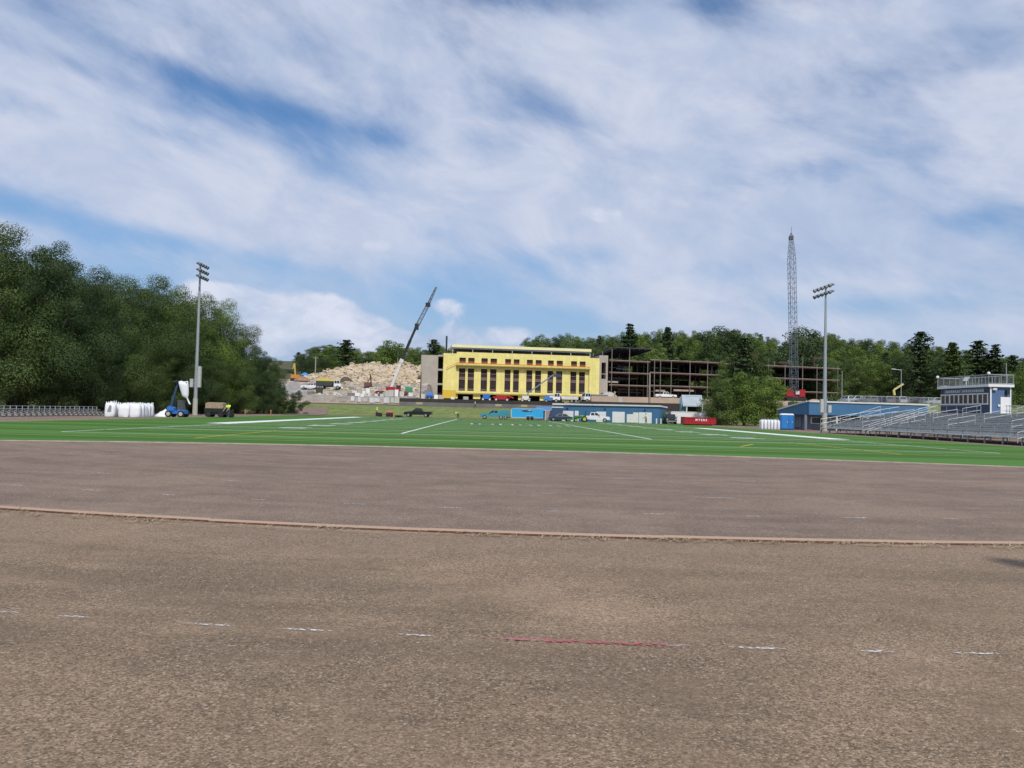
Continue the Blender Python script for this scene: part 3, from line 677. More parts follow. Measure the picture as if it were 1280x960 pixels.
yel_pale = mat('pale_yellow_trim', (.74, .70, .38), .7, 0, .06, .5)
stair_conc = mat('tower_concrete', (.37, .335, .285), .9, 0, .12, .35, .2)
rust = mat('rust_primer', (.075, .045, .037), .8, 0, .3, 1)
beam_grey = mat('beam_grey', (.17, .15, .14), .75, 0, .25, 1)
deck_m = mat('deck_edge', (.36, .31, .255), .8, 0, .2, .6)
blue_wall = mat('blue_siding', (.055, .155, .29), .6, 0, .1, .8)
blue_side = mat('navy_siding', (.035, .075, .15), .6, 0, .1, .8)
roof_grey = mat('roof_metal', (.42, .47, .50), .5, .2, .1, 1)
wood = mat('weathered_wood', (.20, .15, .11), .9, 0, .3, 3)
orange = mat('orange_paint', (.62, .17, .03), .5, 0, .12, 2)
red_p = mat('red_paint', (.36, .018, .024), .45, 0, .12, 2)
lift_blue = mat('lift_blue', (.03, .16, .50), .45, 0, .12, 2)
tarp_white = mat('woven_bag', (.76, .77, .79), .75, 0, .06, 2, .3)
lamp_glass = mat('lamp_glass', (.55, .58, .6), .15, .3, .05)
def skirt(mb, x0, x1, n, f):
    for k in range(n): f(mb, x0 + (x1 - x0) * (k + .5) / n)

# ------------------------------------------------------------------ yellow building
def yellow_building():
    Lc = G(553, 250, 5.3); Rc = G(748.5, 256.5, 5.3); ax = (Rc - Lc); ax.z = 0; W = ax.length; rz = math.atan2(ax.y, ax.x)
    b = thing('yellow_building', 'long unfinished building in yellow sheathing with paired dark windows and a raised roof', 'building', (Lc.x, Lc.y, 5.3), rz)
    inv = 1 / ax.normalized().x
    def U(x):                            # photo column on the facade line -> metres along the facade
        lo, hi = -15.0, W + 15
        for _ in range(40):
            m = (lo + hi) / 2; p = Lc + ax.normalized() * m; c = cam_rot.transposed() @ (p - Vector((0, 0, CAM_H))); px = 640 - c.x / c.z * F_PX
            if px < x: lo = m
            else: hi = m
        return lo
    Z = lambda px, y: Zp(px, y, Lc.y + (Rc.y - Lc.y) * (U(px) / W)) - 5.3
    T = Z(640, 444.2); D = 20.0
    zu0, zu1 = Z(578, 454.2), Z(578, 447.0); zt0, zt1 = Z(578, 488.3), Z(578, 460.2); zg = Z(578, 492.6)
    cols = [(573, 581), (584, 592), (600.5, 608.5), (612, 620), (630.3, 637.7), (641, 648.3), (657.5, 665), (668.5, 676), (684, 691.2), (694.8, 702.5), (712.8, 720.2), (723.6, 731)]
    ops = [(U(a), U(c)) for a, c in cols]
    uL, uR = U(569.5), U(736)
    body = MB(); rec = .55               # recess of the middle bay
    def wall(m, x0, x1, z0, z1, y=0.0, th=.4): m.box(x0, x1, y, y + th, z0, z1)
    wall(body, 0, uL, 0, T - .0); wall(body, uR, W, 0, T)
    # upper band with square windows
    xs_ = [uL] + [q for o in ops for q in o] + [uR]
    wall(body, uL, uR, zu1, T + .55); wall(body, uL, uR, zt1 + .75, zu0)
    for k in range(0, len(xs_), 2): wall(body, xs_[k], xs_[k + 1], zu0, zu1)
    # recessed piers and the bands above and below the tall windows
    for k in range(0, len(xs_), 2): wall(body, xs_[k], xs_[k + 1], zt0, zt1, rec)
    wall(body, uL, uR, zt1, zt1 + .75, rec); wall(body, uL, uR, zg + .35, zt0, rec)
    wall(body, 0, .4, 0, T, .4, D); wall(body, W - .4, W, 0, T, .4, D); wall(body, 0, W, 0, T, D, .4)
    piers = [(U(569.5), U(572)), (U(591.5), U(600.5)), (U(622), U(632)), (U(648), U(655)), (U(675), U(684)), (U(703), U(713)), (U(727), U(736))]
    for a, c in piers: wall(body, a, c, 0, zg + .35, rec)
    body.build('wall', yel_sheath, b)
    m = MB(); m.box(uL - .1, uR + .1, -1.0, rec, zt1 + .75, zt1 + 1.05); m.box(uL, uR, -.25, rec - .003, zg + .05, zg + .45); m.build('ledge', mat('ledge_shade_olive', (.33, .29, .08), .8, 0, .15, 1), b)  # olive puts the ledge's shadow tone into its colour
    m = MB(); m.box(0, uL, -.06, -.003, 0, 2.6); m.build('orange_panel', mat('orange_yellow', (.62, .42, .05), .7), b)
    m = MB(); m.box(.5, W - .5, 1.5, D, 4.2, 4.5); m.box(.5, W - .5, 1.5, D, 8.0, 8.3); m.box(.5, W - .5, 1.5, D, 11.6, 11.9); m.box(.5, W - .5, 6, 6.2, 0, T - .3); m.build('floor_slab', dark_in, b)
    m = MB(); m.box(.45, W - .45, .45, D - .05, T - .35, T - .05); m.build('flat_roof', stair_conc, b)
    net = mat('orange_netting', (.27, .08, .035), .8, 0, .3, 3)
    hollow = mat('opening_shade_paint', (.032, .023, .02), .9, 0, .3, 1)  # matte brown paints the shade behind unglazed openings
    spand = mat('spandrel', (.15, .10, .09), .8, 0, .3, 2)
    for a, c in ops:
        f = MB(); f.box(a, c, .15, .22, zu0 + .05, zu0 + .75); w_ = f.build('window', net, b)
        g = MB(); g.box(a + .05, c - .05, .3, .34, zu0 + .05, zu1 - .05); g.build('pane', hollow, w_)  # pane here is a dark sheet for the unlit interior, no glass
    for a, c in ops:
        f = MB(); hh = zt1 - zt0
        f.box(a, c, rec + .1, rec + .2, zt0 + hh * .48, zt0 + hh * .62); f.box(a, c, rec + .08, rec + .2, zt0 + hh * .03, zt0 + hh * .1); f.box(a, c, rec + .08, rec + .2, zt0 + hh * .76, zt0 + hh * .79)
        for q in (a, c - .06): f.box(q + .001, q + .059, rec + .12, rec + .18, zt0 + .01, zt1 - .01)
        w_ = f.build('window', spand, b); g = MB(); g.box(a + .04, c - .04, rec + .26, rec + .3, zt0 + .05, zt1 - .05); g.build('pane', hollow, w_)  # again a dark shade sheet where no glass is fitted
    # orange guard line along the ledge
    m = MB(); m.bar((uL - 3.2, -.55, zt1 - .1), (uL + .1, -.55, zt1 + 1.5), .12); m.bar((uL, -.55, zt1 + 1.55), (uR, -.55, zt1 + 1.55), .1, .22)
    for k in range(25): u = uL + (uR - uL) * k / 24; m.bar((u, -.55, zt1 + 1.05), (u, -.55, zt1 + 1.6), .07)
    m.build('guard_rail', orange, b)
    # raised roof on short columns
    r0, r1 = U(563.5), U(739); zr = Z(600, 434.7); zr2 = Z(600, 431.3)
    m = MB(); m.box(r0, r1, 1.2, D - 2, zr, zr2); m.build('canopy_roof', yel_pale, b)
    m = MB(); m.box(r0, r1, 1.6, 1.9, zr - .45, zr - .05)
    for k in range(8): u = r0 + .3 + (r1 - r0 - .6) * k / 7; m.box(u - .15, u + .15, 1.7, 2.0, T - .05, zr - .05); m.box(u - .15, u + .15, D - 3, D - 2.7, T - .05, zr - .05)
    m.build('roof_column', steel, b)
    m = MB(); m.box(r0 + 1, r1 - 1, 5, 5.2, T, zr - .05); m.build('roof_screen', mat('roof_clutter', (.07, .075, .08), .8, 0, .5, .6), b)
    # concrete stair towers at both ends
    t0, t1, tm_ = U(525.5), U(546.5), U(552.8); tz = Z(540, 443.8); zb = Z(540, 490)
    m = MB(); m.box(t0, t1, .3, 8, zb - .8, tz); m.box(t1, 0, 4.5, 8, zb - .8, tz); m.box(t0 + .3, t1 - 1, 1.5, 7.5, 0, zb - .8)
    for y in (443.9, 461.5, 479.5): z = Z(549, y + 1.6); m.box(t1, -.003, .25, 4.5, z, z + .55)
    m.box(t0 - .2, -.003, .1, 4.5, zb - 1.1, zb - .803)
    m.build('stair_tower', stair_conc, b)
    m = MB(); m.box(t0 + .1, -.1, 1.6, 1.7, 0, zb - 1.15); m.box(t1 + .1, -.1, 4.3, 4.4, zb, tz - .7); m.build('tower_opening_shade', dark_in, b)  # dark sheets paint the shade inside the tower openings
    e0, e1 = U(749.3), U(759.5); zt = Z(752, 444); o0, o1 = U(751.5), U(757); oz0, oz1 = Z(754, 473.5), Z(754, 453)
    m = MB(); m.box(W + .003, o0, .5, 8, 0, zt); m.box(o1, e1, .5, 8, 3, zt); m.box(o0, o1, .5, 8, oz1, zt); m.box(o0, o1, .5, 8, 3, oz0); m.box(o0, o1, .6, .9, (oz0 * .72 + oz1 * .28), (oz0 * .68 + oz1 * .32)); m.build('lift_tower', stair_conc, b)
    m = MB(); m.box(o0, o1, 4, 4.2, oz0, oz1); m.build('tower_opening_shade', dark_in, b)
yellow_building()
p0 = G(557, 268, 12); m = MB(); m.bar((p0.x, p0.y, 6), (p0.x, p0.y, Zp(557, 420, 268)), .55); m.bar((p0.x - .5, p0.y, 6.05), (p0.x + .5, p0.y, 6.05), .8, .1)
tag(m.build('steel_post', dark_metal), 'tall dark steel post standing behind the concrete stair tower', 'post')

# ------------------------------------------------------------------ steel frame
def steel_frame():
    A = G(760.5, 262, 5.4); B = G(1052, 285, 5.6); ax = B - A; ax.z = 0; W = ax.length; rz = math.atan2(ax.y, ax.x); n = ax.normalized()
    b = thing('steel_frame_building', 'long open steel frame of a building under construction with bare floors', 'building', (A.x, A.y, 5.4), rz)
    def U(x):
        lo, hi = -5.0, W + 5
        for _ in range(40):
            m = (lo + hi) / 2; p = A + n * m; c = cam_rot.transposed() @ (p - Vector((0, 0, CAM_H))); px = 640 - c.x / c.z * F_PX
            lo, hi = (m, hi) if px < x else (lo, m)
        return lo
    def Z(px, y): return Zp(px, y, A.y + (B.y - A.y) * U(px) / W) - 5.4
    D = 26.0; y0 = .0
    segs = [(761, 812, [(481.5, .9), (466, .35), (451, .4), (442.5, .0)]), (812, 905, [(483, .5), (467, .35), (451.5, .4)]), (905, 1050, [(488.5, .5), (472.5, .45), (457.5, .6)])]
    floors = MB(); edges = MB(); rafter = MB()
    for a, c, lv in segs:
        ua, uc = U(a), U(c)
        for y, t in lv:
            z = Z((a + c) / 2, y)
            if t:
                floors.box(ua + .05, uc - .05, .35, D, z - .2, z); edges.box(ua, uc, 0, .3, z - .05, z + .09)
                rafter.box(ua, uc, .05, .28, z - .45, z - .085)
                k = ua + 3
                while k < uc: rafter.box(k, k + .2, .35, D, z - .75, z - .205); k += 3.6
                for yy in (8.6, 17.3, 25.8): rafter.box(ua, uc, yy, yy + .2, z - .8, z - .205)
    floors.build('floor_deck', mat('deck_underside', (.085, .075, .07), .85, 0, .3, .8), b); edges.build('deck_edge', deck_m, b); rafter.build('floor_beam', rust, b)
    for k, x in enumerate((764, 786, 809, 817.5, 825, 838.5, 862, 884, 905, 918, 939, 960, 981, 1003, 1021, 1047)):
        u = U(x); top = Z(x, 436 if x < 800 else (450.5 if x < 900 else 456))
        if x in (960, 1003): top = Z(x, 447)
        for yy, wd, tp in ((.15, .22, top), (8.7, .33, top - .3), (17.4, .33, top - .3), (25.9, .33, top - .3)): m = MB(); m.bar((u, yy, 0), (u, yy, tp), wd, wd); m.build('column', beam_grey, b)
    rj = random.Random(5)
    for a, c, lv in segs:
        zs = [Z((a + c) / 2, y) for y, t in lv if t] + [0]
        for z in zs[:-1]:
            for k in range(6):
                u0 = U(a) + rj.uniform(.3, .5) * (U(c) - U(a)) * rj.random(); u1 = min(U(c) - .3, u0 + rj.uniform(4, 11)); zz = z - rj.uniform(1.0, 2.6); yy = rj.choice((4.4, 8.4, 13))
                jo = MB(); jo.bar((u0, yy, zz), (u1, yy, zz), .12, .16); jo.build('joist', (steel, beam_grey, rust)[k % 3], b)
    # high roof at the left end, sloping towards the back
    m = MB(); ua, uc = U(768), U(811); za, zb = Z(790, 442), Z(790, 434.5)
    m.hexa([(ua, .2, zb - .3), (uc + 1, .2, zb - .3), (uc - 2, 18, za - .3), (ua - 1.2, 18, za - .3)], [(ua, .2, zb), (uc + 1, .2, zb), (uc - 2, 18, za), (ua - 1.2, 18, za)])
    for k in range(7):
        t = k / 6; m.bar((ua + .3 + (uc - ua + .4) * t, .3, zb - .5), (ua - .9 + (uc - ua - 1) * t, 17.9, za - .5), .2, .4)
    m.build('high_roof', mat('roof_deck_dark', (.05, .055, .065), .7, .1, .2, 1), b)
    m = MB(); m.box(U(766), U(1040), D + .2, D + .4, 0, Z(900, 487)); m.box(U(766), U(905), D + .2, D + .4, Z(830, 480), Z(830, 470)); m.box(U(762), U(900), 9.5, 9.7, 0, Z(830, 486)); m.box(U(764), U(806), 19, 19.2, Z(790, 464), Z(790, 453)); m.box(U(820), U(850), 20, 20.2, Z(830, 465), Z(830, 454)); m.box(U(868), U(905), 18, 18.2, Z(880, 465), Z(880, 455)); m.box(U(822), U(884), 17, 17.15, Z(850, 481), Z(850, 473)); m.box(U(940), U(1005), 18, 18.2, Z(970, 470), Z(970, 460)); m.box(U(930), U(1046), 20, 20.2, Z(990, 486), Z(990, 474)); m.build('shade_sheet', dark_in, b)  # added dark sheets imitate the shade inside the open frame
    m = MB()
    for x0, x1, y in ((760, 773, 476), (820, 832, 487), (843, 868, 486.5)): m.box(U(x0), U(x1), .6, 1.2, Z(x0, y + 2.2) , Z(x0, y))
    m.build('stacked_lumber', deck_m, b)
    m = MB()
    for x0, x1, y in ((1028, 1046, 446.5), (936, 958, 443.5), (985, 1000, 452)): m.bar((U(x0), 6, Z(x0, y)), (U(x1), 6, Z(x1, y)), .3, .7)
    for x, y in ((1030, 446), (1044, 446), (938, 443), (956, 443)): m.bar((U(x), 6, Z(x, 459)), (U(x), 6, Z(x, y)), .35)
    m.build('upper_beam', rust, b)
steel_frame()

# ------------------------------------------------------------------ blue garage, sheds, container, dumpster
def garage():
    A = G(692, 157, 0); B = G(824, 149, 0); ax = B - A; W = ax.length; rz = math.atan2(ax.y, ax.x)
    b = thing('blue_garage', 'long low blue garage with a white roof edge and white roll-up doors', 'building', (A.x, A.y, 0), rz)
    h = 3.15
    m = MB(); m.box(0, W, 0, 6, 0, h)
    for k in range(60): u = W * (k + .5) / 60; m.box(u - .02, u + .02, -.02, -.001, .05, h - .02)
    m.build('wall', blue_wall, b)
    m = MB(); m.hexa([(-.25, -.25, h), (W + .25, -.25, h), (W + .25, 6.2, h - .15), (-.25, 6.2, h - .15)], [(-.25, -.25, h + .28), (W + .25, -.25, h + .28), (W + .25, 6.2, h + .1), (-.25, 6.2, h + .1)]); m.build('roof', white_d, b)
    px = lambda x: W * (x - 692) / 132.0
    for x0, x1, top in ((702, 717.6, 2.0), (719.5, 724.3, 2.05), (747, 759, 2.0), (767, 782.3, 2.05), (799.6, 815, 2.05)):
        m = MB(); m.box(px(x0), px(x1), -.06, -.004, .02, top)
        for k in range(1, 4): m.box(px(x0) + .03, px(x1) - .03, -.075, -.061, top * k / 4 - .02, top * k / 4 + .02)
        m.build('garage_door', white_p, b)
    for x in (710, 758, 807): m = MB(); m.box(px(x) - .12, px(x) + .12, -.25, -.003, 2.45, 2.65); m.build('wall_lamp', dark_metal, b)
garage()
A = G(671, 166, 0)
b = thing('blue_shed', 'low shed with a blue roof half hidden behind the light blue trailer', 'shed', (A.x, A.y, H(A.x, 166)), R(-3))
m = MB(); m.box(0, 3.6, 0, 3, -.1, 2.0); m.build('wall', blue_side, b); m = MB(); m.hexa([(-.2, -.3, 1.95), (3.8, -.3, 1.95), (3.8, 3.2, 2.7), (-.2, 3.2, 2.7)], [(-.2, -.3, 2.08), (3.8, -.3, 2.08), (3.8, 3.2, 2.83), (-.2, 3.2, 2.83)]); m.build('roof', mat('blue_roof', (.07, .19, .42), .5), b)

def shed():
    A = G(853.5, 170, 1.0); z0 = H(A.x, 170) - .05
    b = thing('sloped_shed', 'tall blue-grey shed with a steep pale metal lean-to roof', 'shed', (A.x, A.y, z0), R(-6))
    zt = Zp(860, 494.5, 170) - z0; zl = Zp(860, 507.6, 170) - z0
    m = MB(); m.prism([(0, 0), (3.0, 0), (3.0, zt), (0, zl)], .6, .8, 'X'); m.prism([(0, 0), (3.0, 0), (3.0, zt), (0, zl)], 3.9, 4.1, 'X'); m.box(.8, 3.9, 2.6, 3, 0, zt - .05); m.box(.8, 3.9, .1, .25, 0, 1.2)
    m.prism([(.5, 0), (3, 0), (3, zt - .2), (.5, zl + .3)], -.4, .597, 'X'); m.build('wall', mat('shed_blue', (.12, .22, .29), .7, 0, .12, 1), b)
    m = MB(); m.hexa([(-.05, -.25, zl - .1), (4.25, -.25, zl - .1), (4.25, 3.1, zt), (-.05, 3.1, zt)], [(-.05, -.25, zl + .12), (4.25, -.25, zl + .12), (4.25, 3.1, zt + .22), (-.05, 3.1, zt + .22)])
    for k in range(9): u = .2 + k * .46; m.bar((u, -.25, zl + .14), (u, 3.1, zt + .24), .05, .05)
    m.build('roof', roof_grey, b)
    m = MB(); m.box(.65, .85, -.12, .05, 0, zl); m.box(3.95, 4.15, -.12, .05, 0, zl); m.build('post', white_d, b)
    m = MB(); m.box(.85, 3.9, 1.6, 1.7, 1.2, zl); m.build('opening', dark_in, b)
shed()
def container():
    A = G(838.5, 152, 0)
    b = thing('white_container', 'long white storage container behind the red dumpster', 'container', (A.x, A.y, 0), R(2))
    m = MB(); m.box(0, 7.0, 0, 2.4, .18, 2.35)
    for k in range(34): u = .1 + 6.8 * k / 33; m.box(u - .05, u + .05, -.04, -.001, .25, 2.28)
    m.build('body', white_p, b); m = MB()
    for x in (.02, 6.88): m.box(x, x + .1, -.06, -.042, 0, 2.4)
    m.box(0, 7, -.06, -.043, 2.3, 2.4); m.box(0, 7, -.06, -.043, .1, .22); m.build('frame', white_d, b)
    m = MB(); m.box(-.05, -.003, .1, 1.15, .2, 2.25); m.box(-.05, -.003, 1.25, 2.3, .2, 2.25); m.build('door', white_d, b)
container()
def dumpster():
    A = G(855, 138.5, 0); b = thing('red_dumpster', 'red roll-off dumpster with white lettering on its side', 'dumpster', (A.x, A.y, 0), R(3)); L_ = 5.6
    m = MB(); m.prism([(0, .12), (L_ - .35, .12), (L_, .45), (L_, 1.32), (0, 1.42)], 0, .06); m.prism([(0, .12), (L_ - .35, .12), (L_, .45), (L_, 1.32), (0, 1.42)], 2.2, 2.26); m.box(0, .06, .06, 2.2, .12, 1.42); m.box(L_ - .06, L_, .06, 2.2, .45, 1.32); m.box(.06, L_ - .4, .06, 2.2, .12, .2)
    m.build('box', red_p, b); m = MB()
    for k in range(9): u = .25 + k * .63; m.box(u - .05, u + .05, -.07, -.003, .3, 1.1) if not 1.7 < u < 4.3 else m.box(u - .05, u + .05, -.07, -.003, .3, .62)
    m.box(0, L_, -.09, -.003, 1.24, 1.36); m.box(.05, L_ - .3, -.08, -.003, .2, .3); m.build('rib', red_p, b)
    m = MB(); m.box(.3, L_ - .5, .5, .6, 0, .115); m.box(.3, L_ - .5, 1.6, 1.7, 0, .115); m.build('skid', dark_metal, b)
    t = text_mesh('M Y E R S', .5, 'lettering', mat('sign_white', (.8, .72, .72), .6), .02, .004); t.parent = b; t.location = (3.0, -.012, .93); t.rotation_euler = (R(90), 0, 0)
dumpster()

# ------------------------------------------------------------------ blue concession building with porch
def concession():
    A = G(1008, 112, 0); rz = R(13)
    b = thing('blue_concession_building', 'blue building with a deep fascia and a porch on white posts behind the bleacher', 'building', (A.x, A.y, 0), rz)
    W, D = 19.8, 7.2; zt = Zp(1008, 502.5, 112); zb = Zp(1008, 518.3, 112); ze = 2.75
    m = MB()
    m.box(0, W, 0, .2, zb, zt)
    m.prism([(.2, zb), (D, zb), (D, ze), (.2, zt)], 0, .2, 'X'); m.prism([(.2, zb), (D, zb), (D, ze), (.2, zt)], W - .2, W, 'X')
    for k in range(70): u = W * (k + .5) / 70; m.box(u - .015, u + .015, -.015, -.001, zb + .05, zt - .02)
    m.build('fascia', blue_wall, b)
    m = MB(); m.hexa([(-.15, -.15, zt), (W + .1, -.15, zt), (W + .1, D + .2, ze), (-.15, D + .2, ze)], [(-.15, -.15, zt + .2), (W + .1, -.15, zt + .2), (W + .1, D + .2, ze + .2), (-.15, D + .2, ze + .2)]); m.build('roof', white_d, b)
    m = MB(); m.box(.2, W - .2, .2, D, zb - .02, zb + .03); m.build('soffit', mat('soffit', (.10, .11, .13), .8), b)
    m = MB(); m.box(1.2, W - .3, 2.4, D - .2, 0, zb - .03); m.build('wall', mat('grey_blue_block', (.17, .22, .26), .8, 0, .15, 1), b)
    m = MB(); m.box(1.1, 1.195, 3, 5.8, .3, 1.9)
    for k in range(5): m.box(1.05, 1.099, 3 + k * .68, 3.08 + k * .68, .3, 1.9)
    m.build('lattice_screen', mat('lattice_grey', (.22, .27, .30), .7), b)
    for x, y in ((.12, .35), (.12, D - .4), (.12, D * .55), (5, .35), (10, .35), (15, .35), (20, .35)):
        m = MB(); m.box(x - .12, x + .12, y - .12, y + .12, 0, zb); m.build('post', white_d, b)
    m = MB(); m.box(2.2, 4.4, 2.3, 2.39, .9, 1.9); w_ = m.build('serving_window', white_p, b); m = MB(); m.box(2.4, 4.2, 2.26, 2.297, 1.0, 1.8); m.build('pane', glass, w_)
    m = MB(); m.box(.25, 1.2, .4, D - .3, .0, .12); m.build('red_step', mat('red_floor', (.26, .07, .06), .8), b)
concession()

# ------------------------------------------------------------------ press box on its platform
def press_box():
    A = G(1237.3, 83.7, 0); d2 = FW(0, 1, 0)
    b = thing('press_box', 'blue press box on stilts with white framed windows and a railed roof deck', 'press box', (A.x, A.y, 0), FA)
    # local: +y along the field away from the camera, +x away from the field
    L_, D = 9.1, 2.2; zf, zt = 2.36, Zp(1237, 483.5, 83.7)
    m = MB(); m.box(0, D, 0, L_, zf, zt)
    for k in range(12): m.box(.15 + k * .2, .17 + k * .2, -.015, -.001, zf + .05, zt - .05)
    wl_ = m.build('wall', mat('press_blue', (.095, .165, .29), .6, 0, .08, 1), b)
    m = MB(); m.box(-.03, -.003, .02, L_ - .02, zf + .02, zt - .05); m.build('front_shade_panel', mat('press_blue_shaded', (.04, .065, .12), .6, 0, .1, 1), b)  # darker blue paints shade onto the side facing the field
    m = MB(); m.box(-.35, D + .2, -.3, L_ + .2, zt, zt + .28); m.build('roof_deck', white_p, b)
    wz0, wz1 = Zp(1237, 504, 83.7), Zp(1237, 492.6, 83.7)
    for k in range(5):
        y0 = .22 + k * 1.74
        f = MB()
        for y in (y0, y0 + .83, y0 + 1.66): f.box(-.1, -.031, y, y + .13, wz0, wz1)
        f.box(-.1, -.031, y0 - .02, y0 + 1.82, wz1, wz1 + .12); f.box(-.12, -.031, y0 - .02, y0 + 1.82, wz0 - .14, wz0)
        w_ = f.build('window', white_p, b)
        g = MB(); g.box(-.05, -.032, y0 + .13, y0 + .83, wz0, wz1); g.box(-.05, -.032, y0 + .96, y0 + 1.66, wz0, wz1); g.build('pane', glass, w_)
    m = MB(); m.box(-.06, -.031, .9, L_ - .8, wz1 + .2, zt - .12); sg = m.build('sign_board', mat('sign_greyblue', (.16, .2, .26), .7), b)
    m = MB()
    k = 1.0; rr = random.Random(3)
    while k < L_ - 1.1:
        if not 4.9 < k < 5.2: m.box(-.07, -.061, k, k + .14, wz1 + .28, zt - .2); m.box(-.07, -.061, k + .141, k + .26, wz1 + .28 + .1 * rr.random(), wz1 + .38 + .08 * rr.random())
        k += .36
    m.build('sign_lettering', mat('sign_pale', (.55, .58, .62), .7), sg)
    m = MB(); m.box(1.1, 2.1, -.06, -.017, zf, zf + 2.0); dr = m.build('door', white_p, b)
    m = MB(); m.tube((.92, -.1, zf + 1.1), (.92, -.017, zf + 1.1), .14, .14, 10); m.build('round_plate', white_d, b)
    m = MB(); m.box(-.02, .12, -.08, -.017, zf, zt); m.box(D - .1, D + .02, -.08, -.017, zf, zt); m.box(.12, D - .1, -.08, -.018, zf - .08, zf); m.build('corner_trim', white_p, b)
    m = MB(); m.box(.2, .6, -.25, -.017, zt - .35, zt - .12); m.build('wall_lamp', white_d, b); m = MB(); m.box(1.6, 1.9, -.3, -.017, zt - .75, zt - .3); m.build('speaker', dark_metal, b)
    rt = zt + .28; x0, x1, y0, y1, hr = -.3, D + .15, -.25, L_ + .15, 1.0
    m = MB()
    for z in (rt + hr, rt + .08): m.path([(x0, y0, z), (x1, y0, z), (x1, y1, z), (x0, y1, z), (x0, y0, z)], .035)
    for k in range(9): y = y0 + (y1 - y0) * k / 8; m.tube((x0, y, rt), (x0, y, rt + hr), .035, n=6); m.tube((x1, y, rt), (x1, y, rt + hr), .035, n=6)
    for k in range(1, 4): x = x0 + (x1 - x0) * k / 4; m.tube((x, y0, rt), (x, y0, rt + hr), .03, n=6)
    for k in range(52): y = y0 + (y1 - y0) * k / 51; m.bar((x0, y, rt + .1), (x0, y, rt + hr), .016)
    for k in range(20): x = x0 + (x1 - x0) * k / 19; m.bar((x, y0, rt + .1), (x, y0, rt + hr), .016)
    m.build('railing', steel, b)
    m = MB(); m.tube((D - .4, .1, rt), (D - .4, .1, rt + 2.3), .05, .04); m.build('mast', steel, b)
    for y in (-.25, L_ + .2): m = MB(); m.lathe([(.0, -.16), (.14, -.1), (.16, 0), (.12, .12), (0, .17)], (x0, y, rt + hr + .12)); m.build('camera_dome', white_p, b)
    m = MB(); m.hexa([(1, 5.6, rt + .6), (1.05, 5.6, rt + .6), (1.05, 6.5, rt + .6), (1, 6.5, rt + .6)], [(1.2, 5.6, rt + 1.05), (1.25, 5.6, rt + 1.05), (1.25, 6.5, rt + 1.05), (1.2, 6.5, rt + 1.05)]); m.bar((1.1, 6, rt), (1.1, 6, rt + .65), .06); m.build('dish', white_p, b)
    m = MB()
    for x in (.15, D - .15):
        for y in (.2, L_ / 2, L_ - .2): m.bar((x, y, -.05), (x, y, zf), .16)
    m.box(-1.5, D + 1.6, -1.4, L_ + .4, zf - .14, zf - .082); m.build('platform', steel, b)
    m = MB()
    for z in (zf + .55, zf + 1.05): m.path([(-1.45, L_, z), (-1.45, -.1, z)], .025); m.path([(.9, -1.35, z), (D + 1.5, -1.35, z), (D + 1.5, 1.2, z)], .025)
    for k in range(6): y = -.1 + (L_ + .1) * k / 5; m.tube((-1.45, y, zf - .1), (-1.45, y, zf + 1.05), .025, n=6)
    for x in (.9, 2.0, 3.0, D + 1.5): m.tube((x, -1.35, zf - .1), (x, -1.35, zf + 1.05), .025, n=6)
    m.build('platform_railing', steel, b)
press_box()

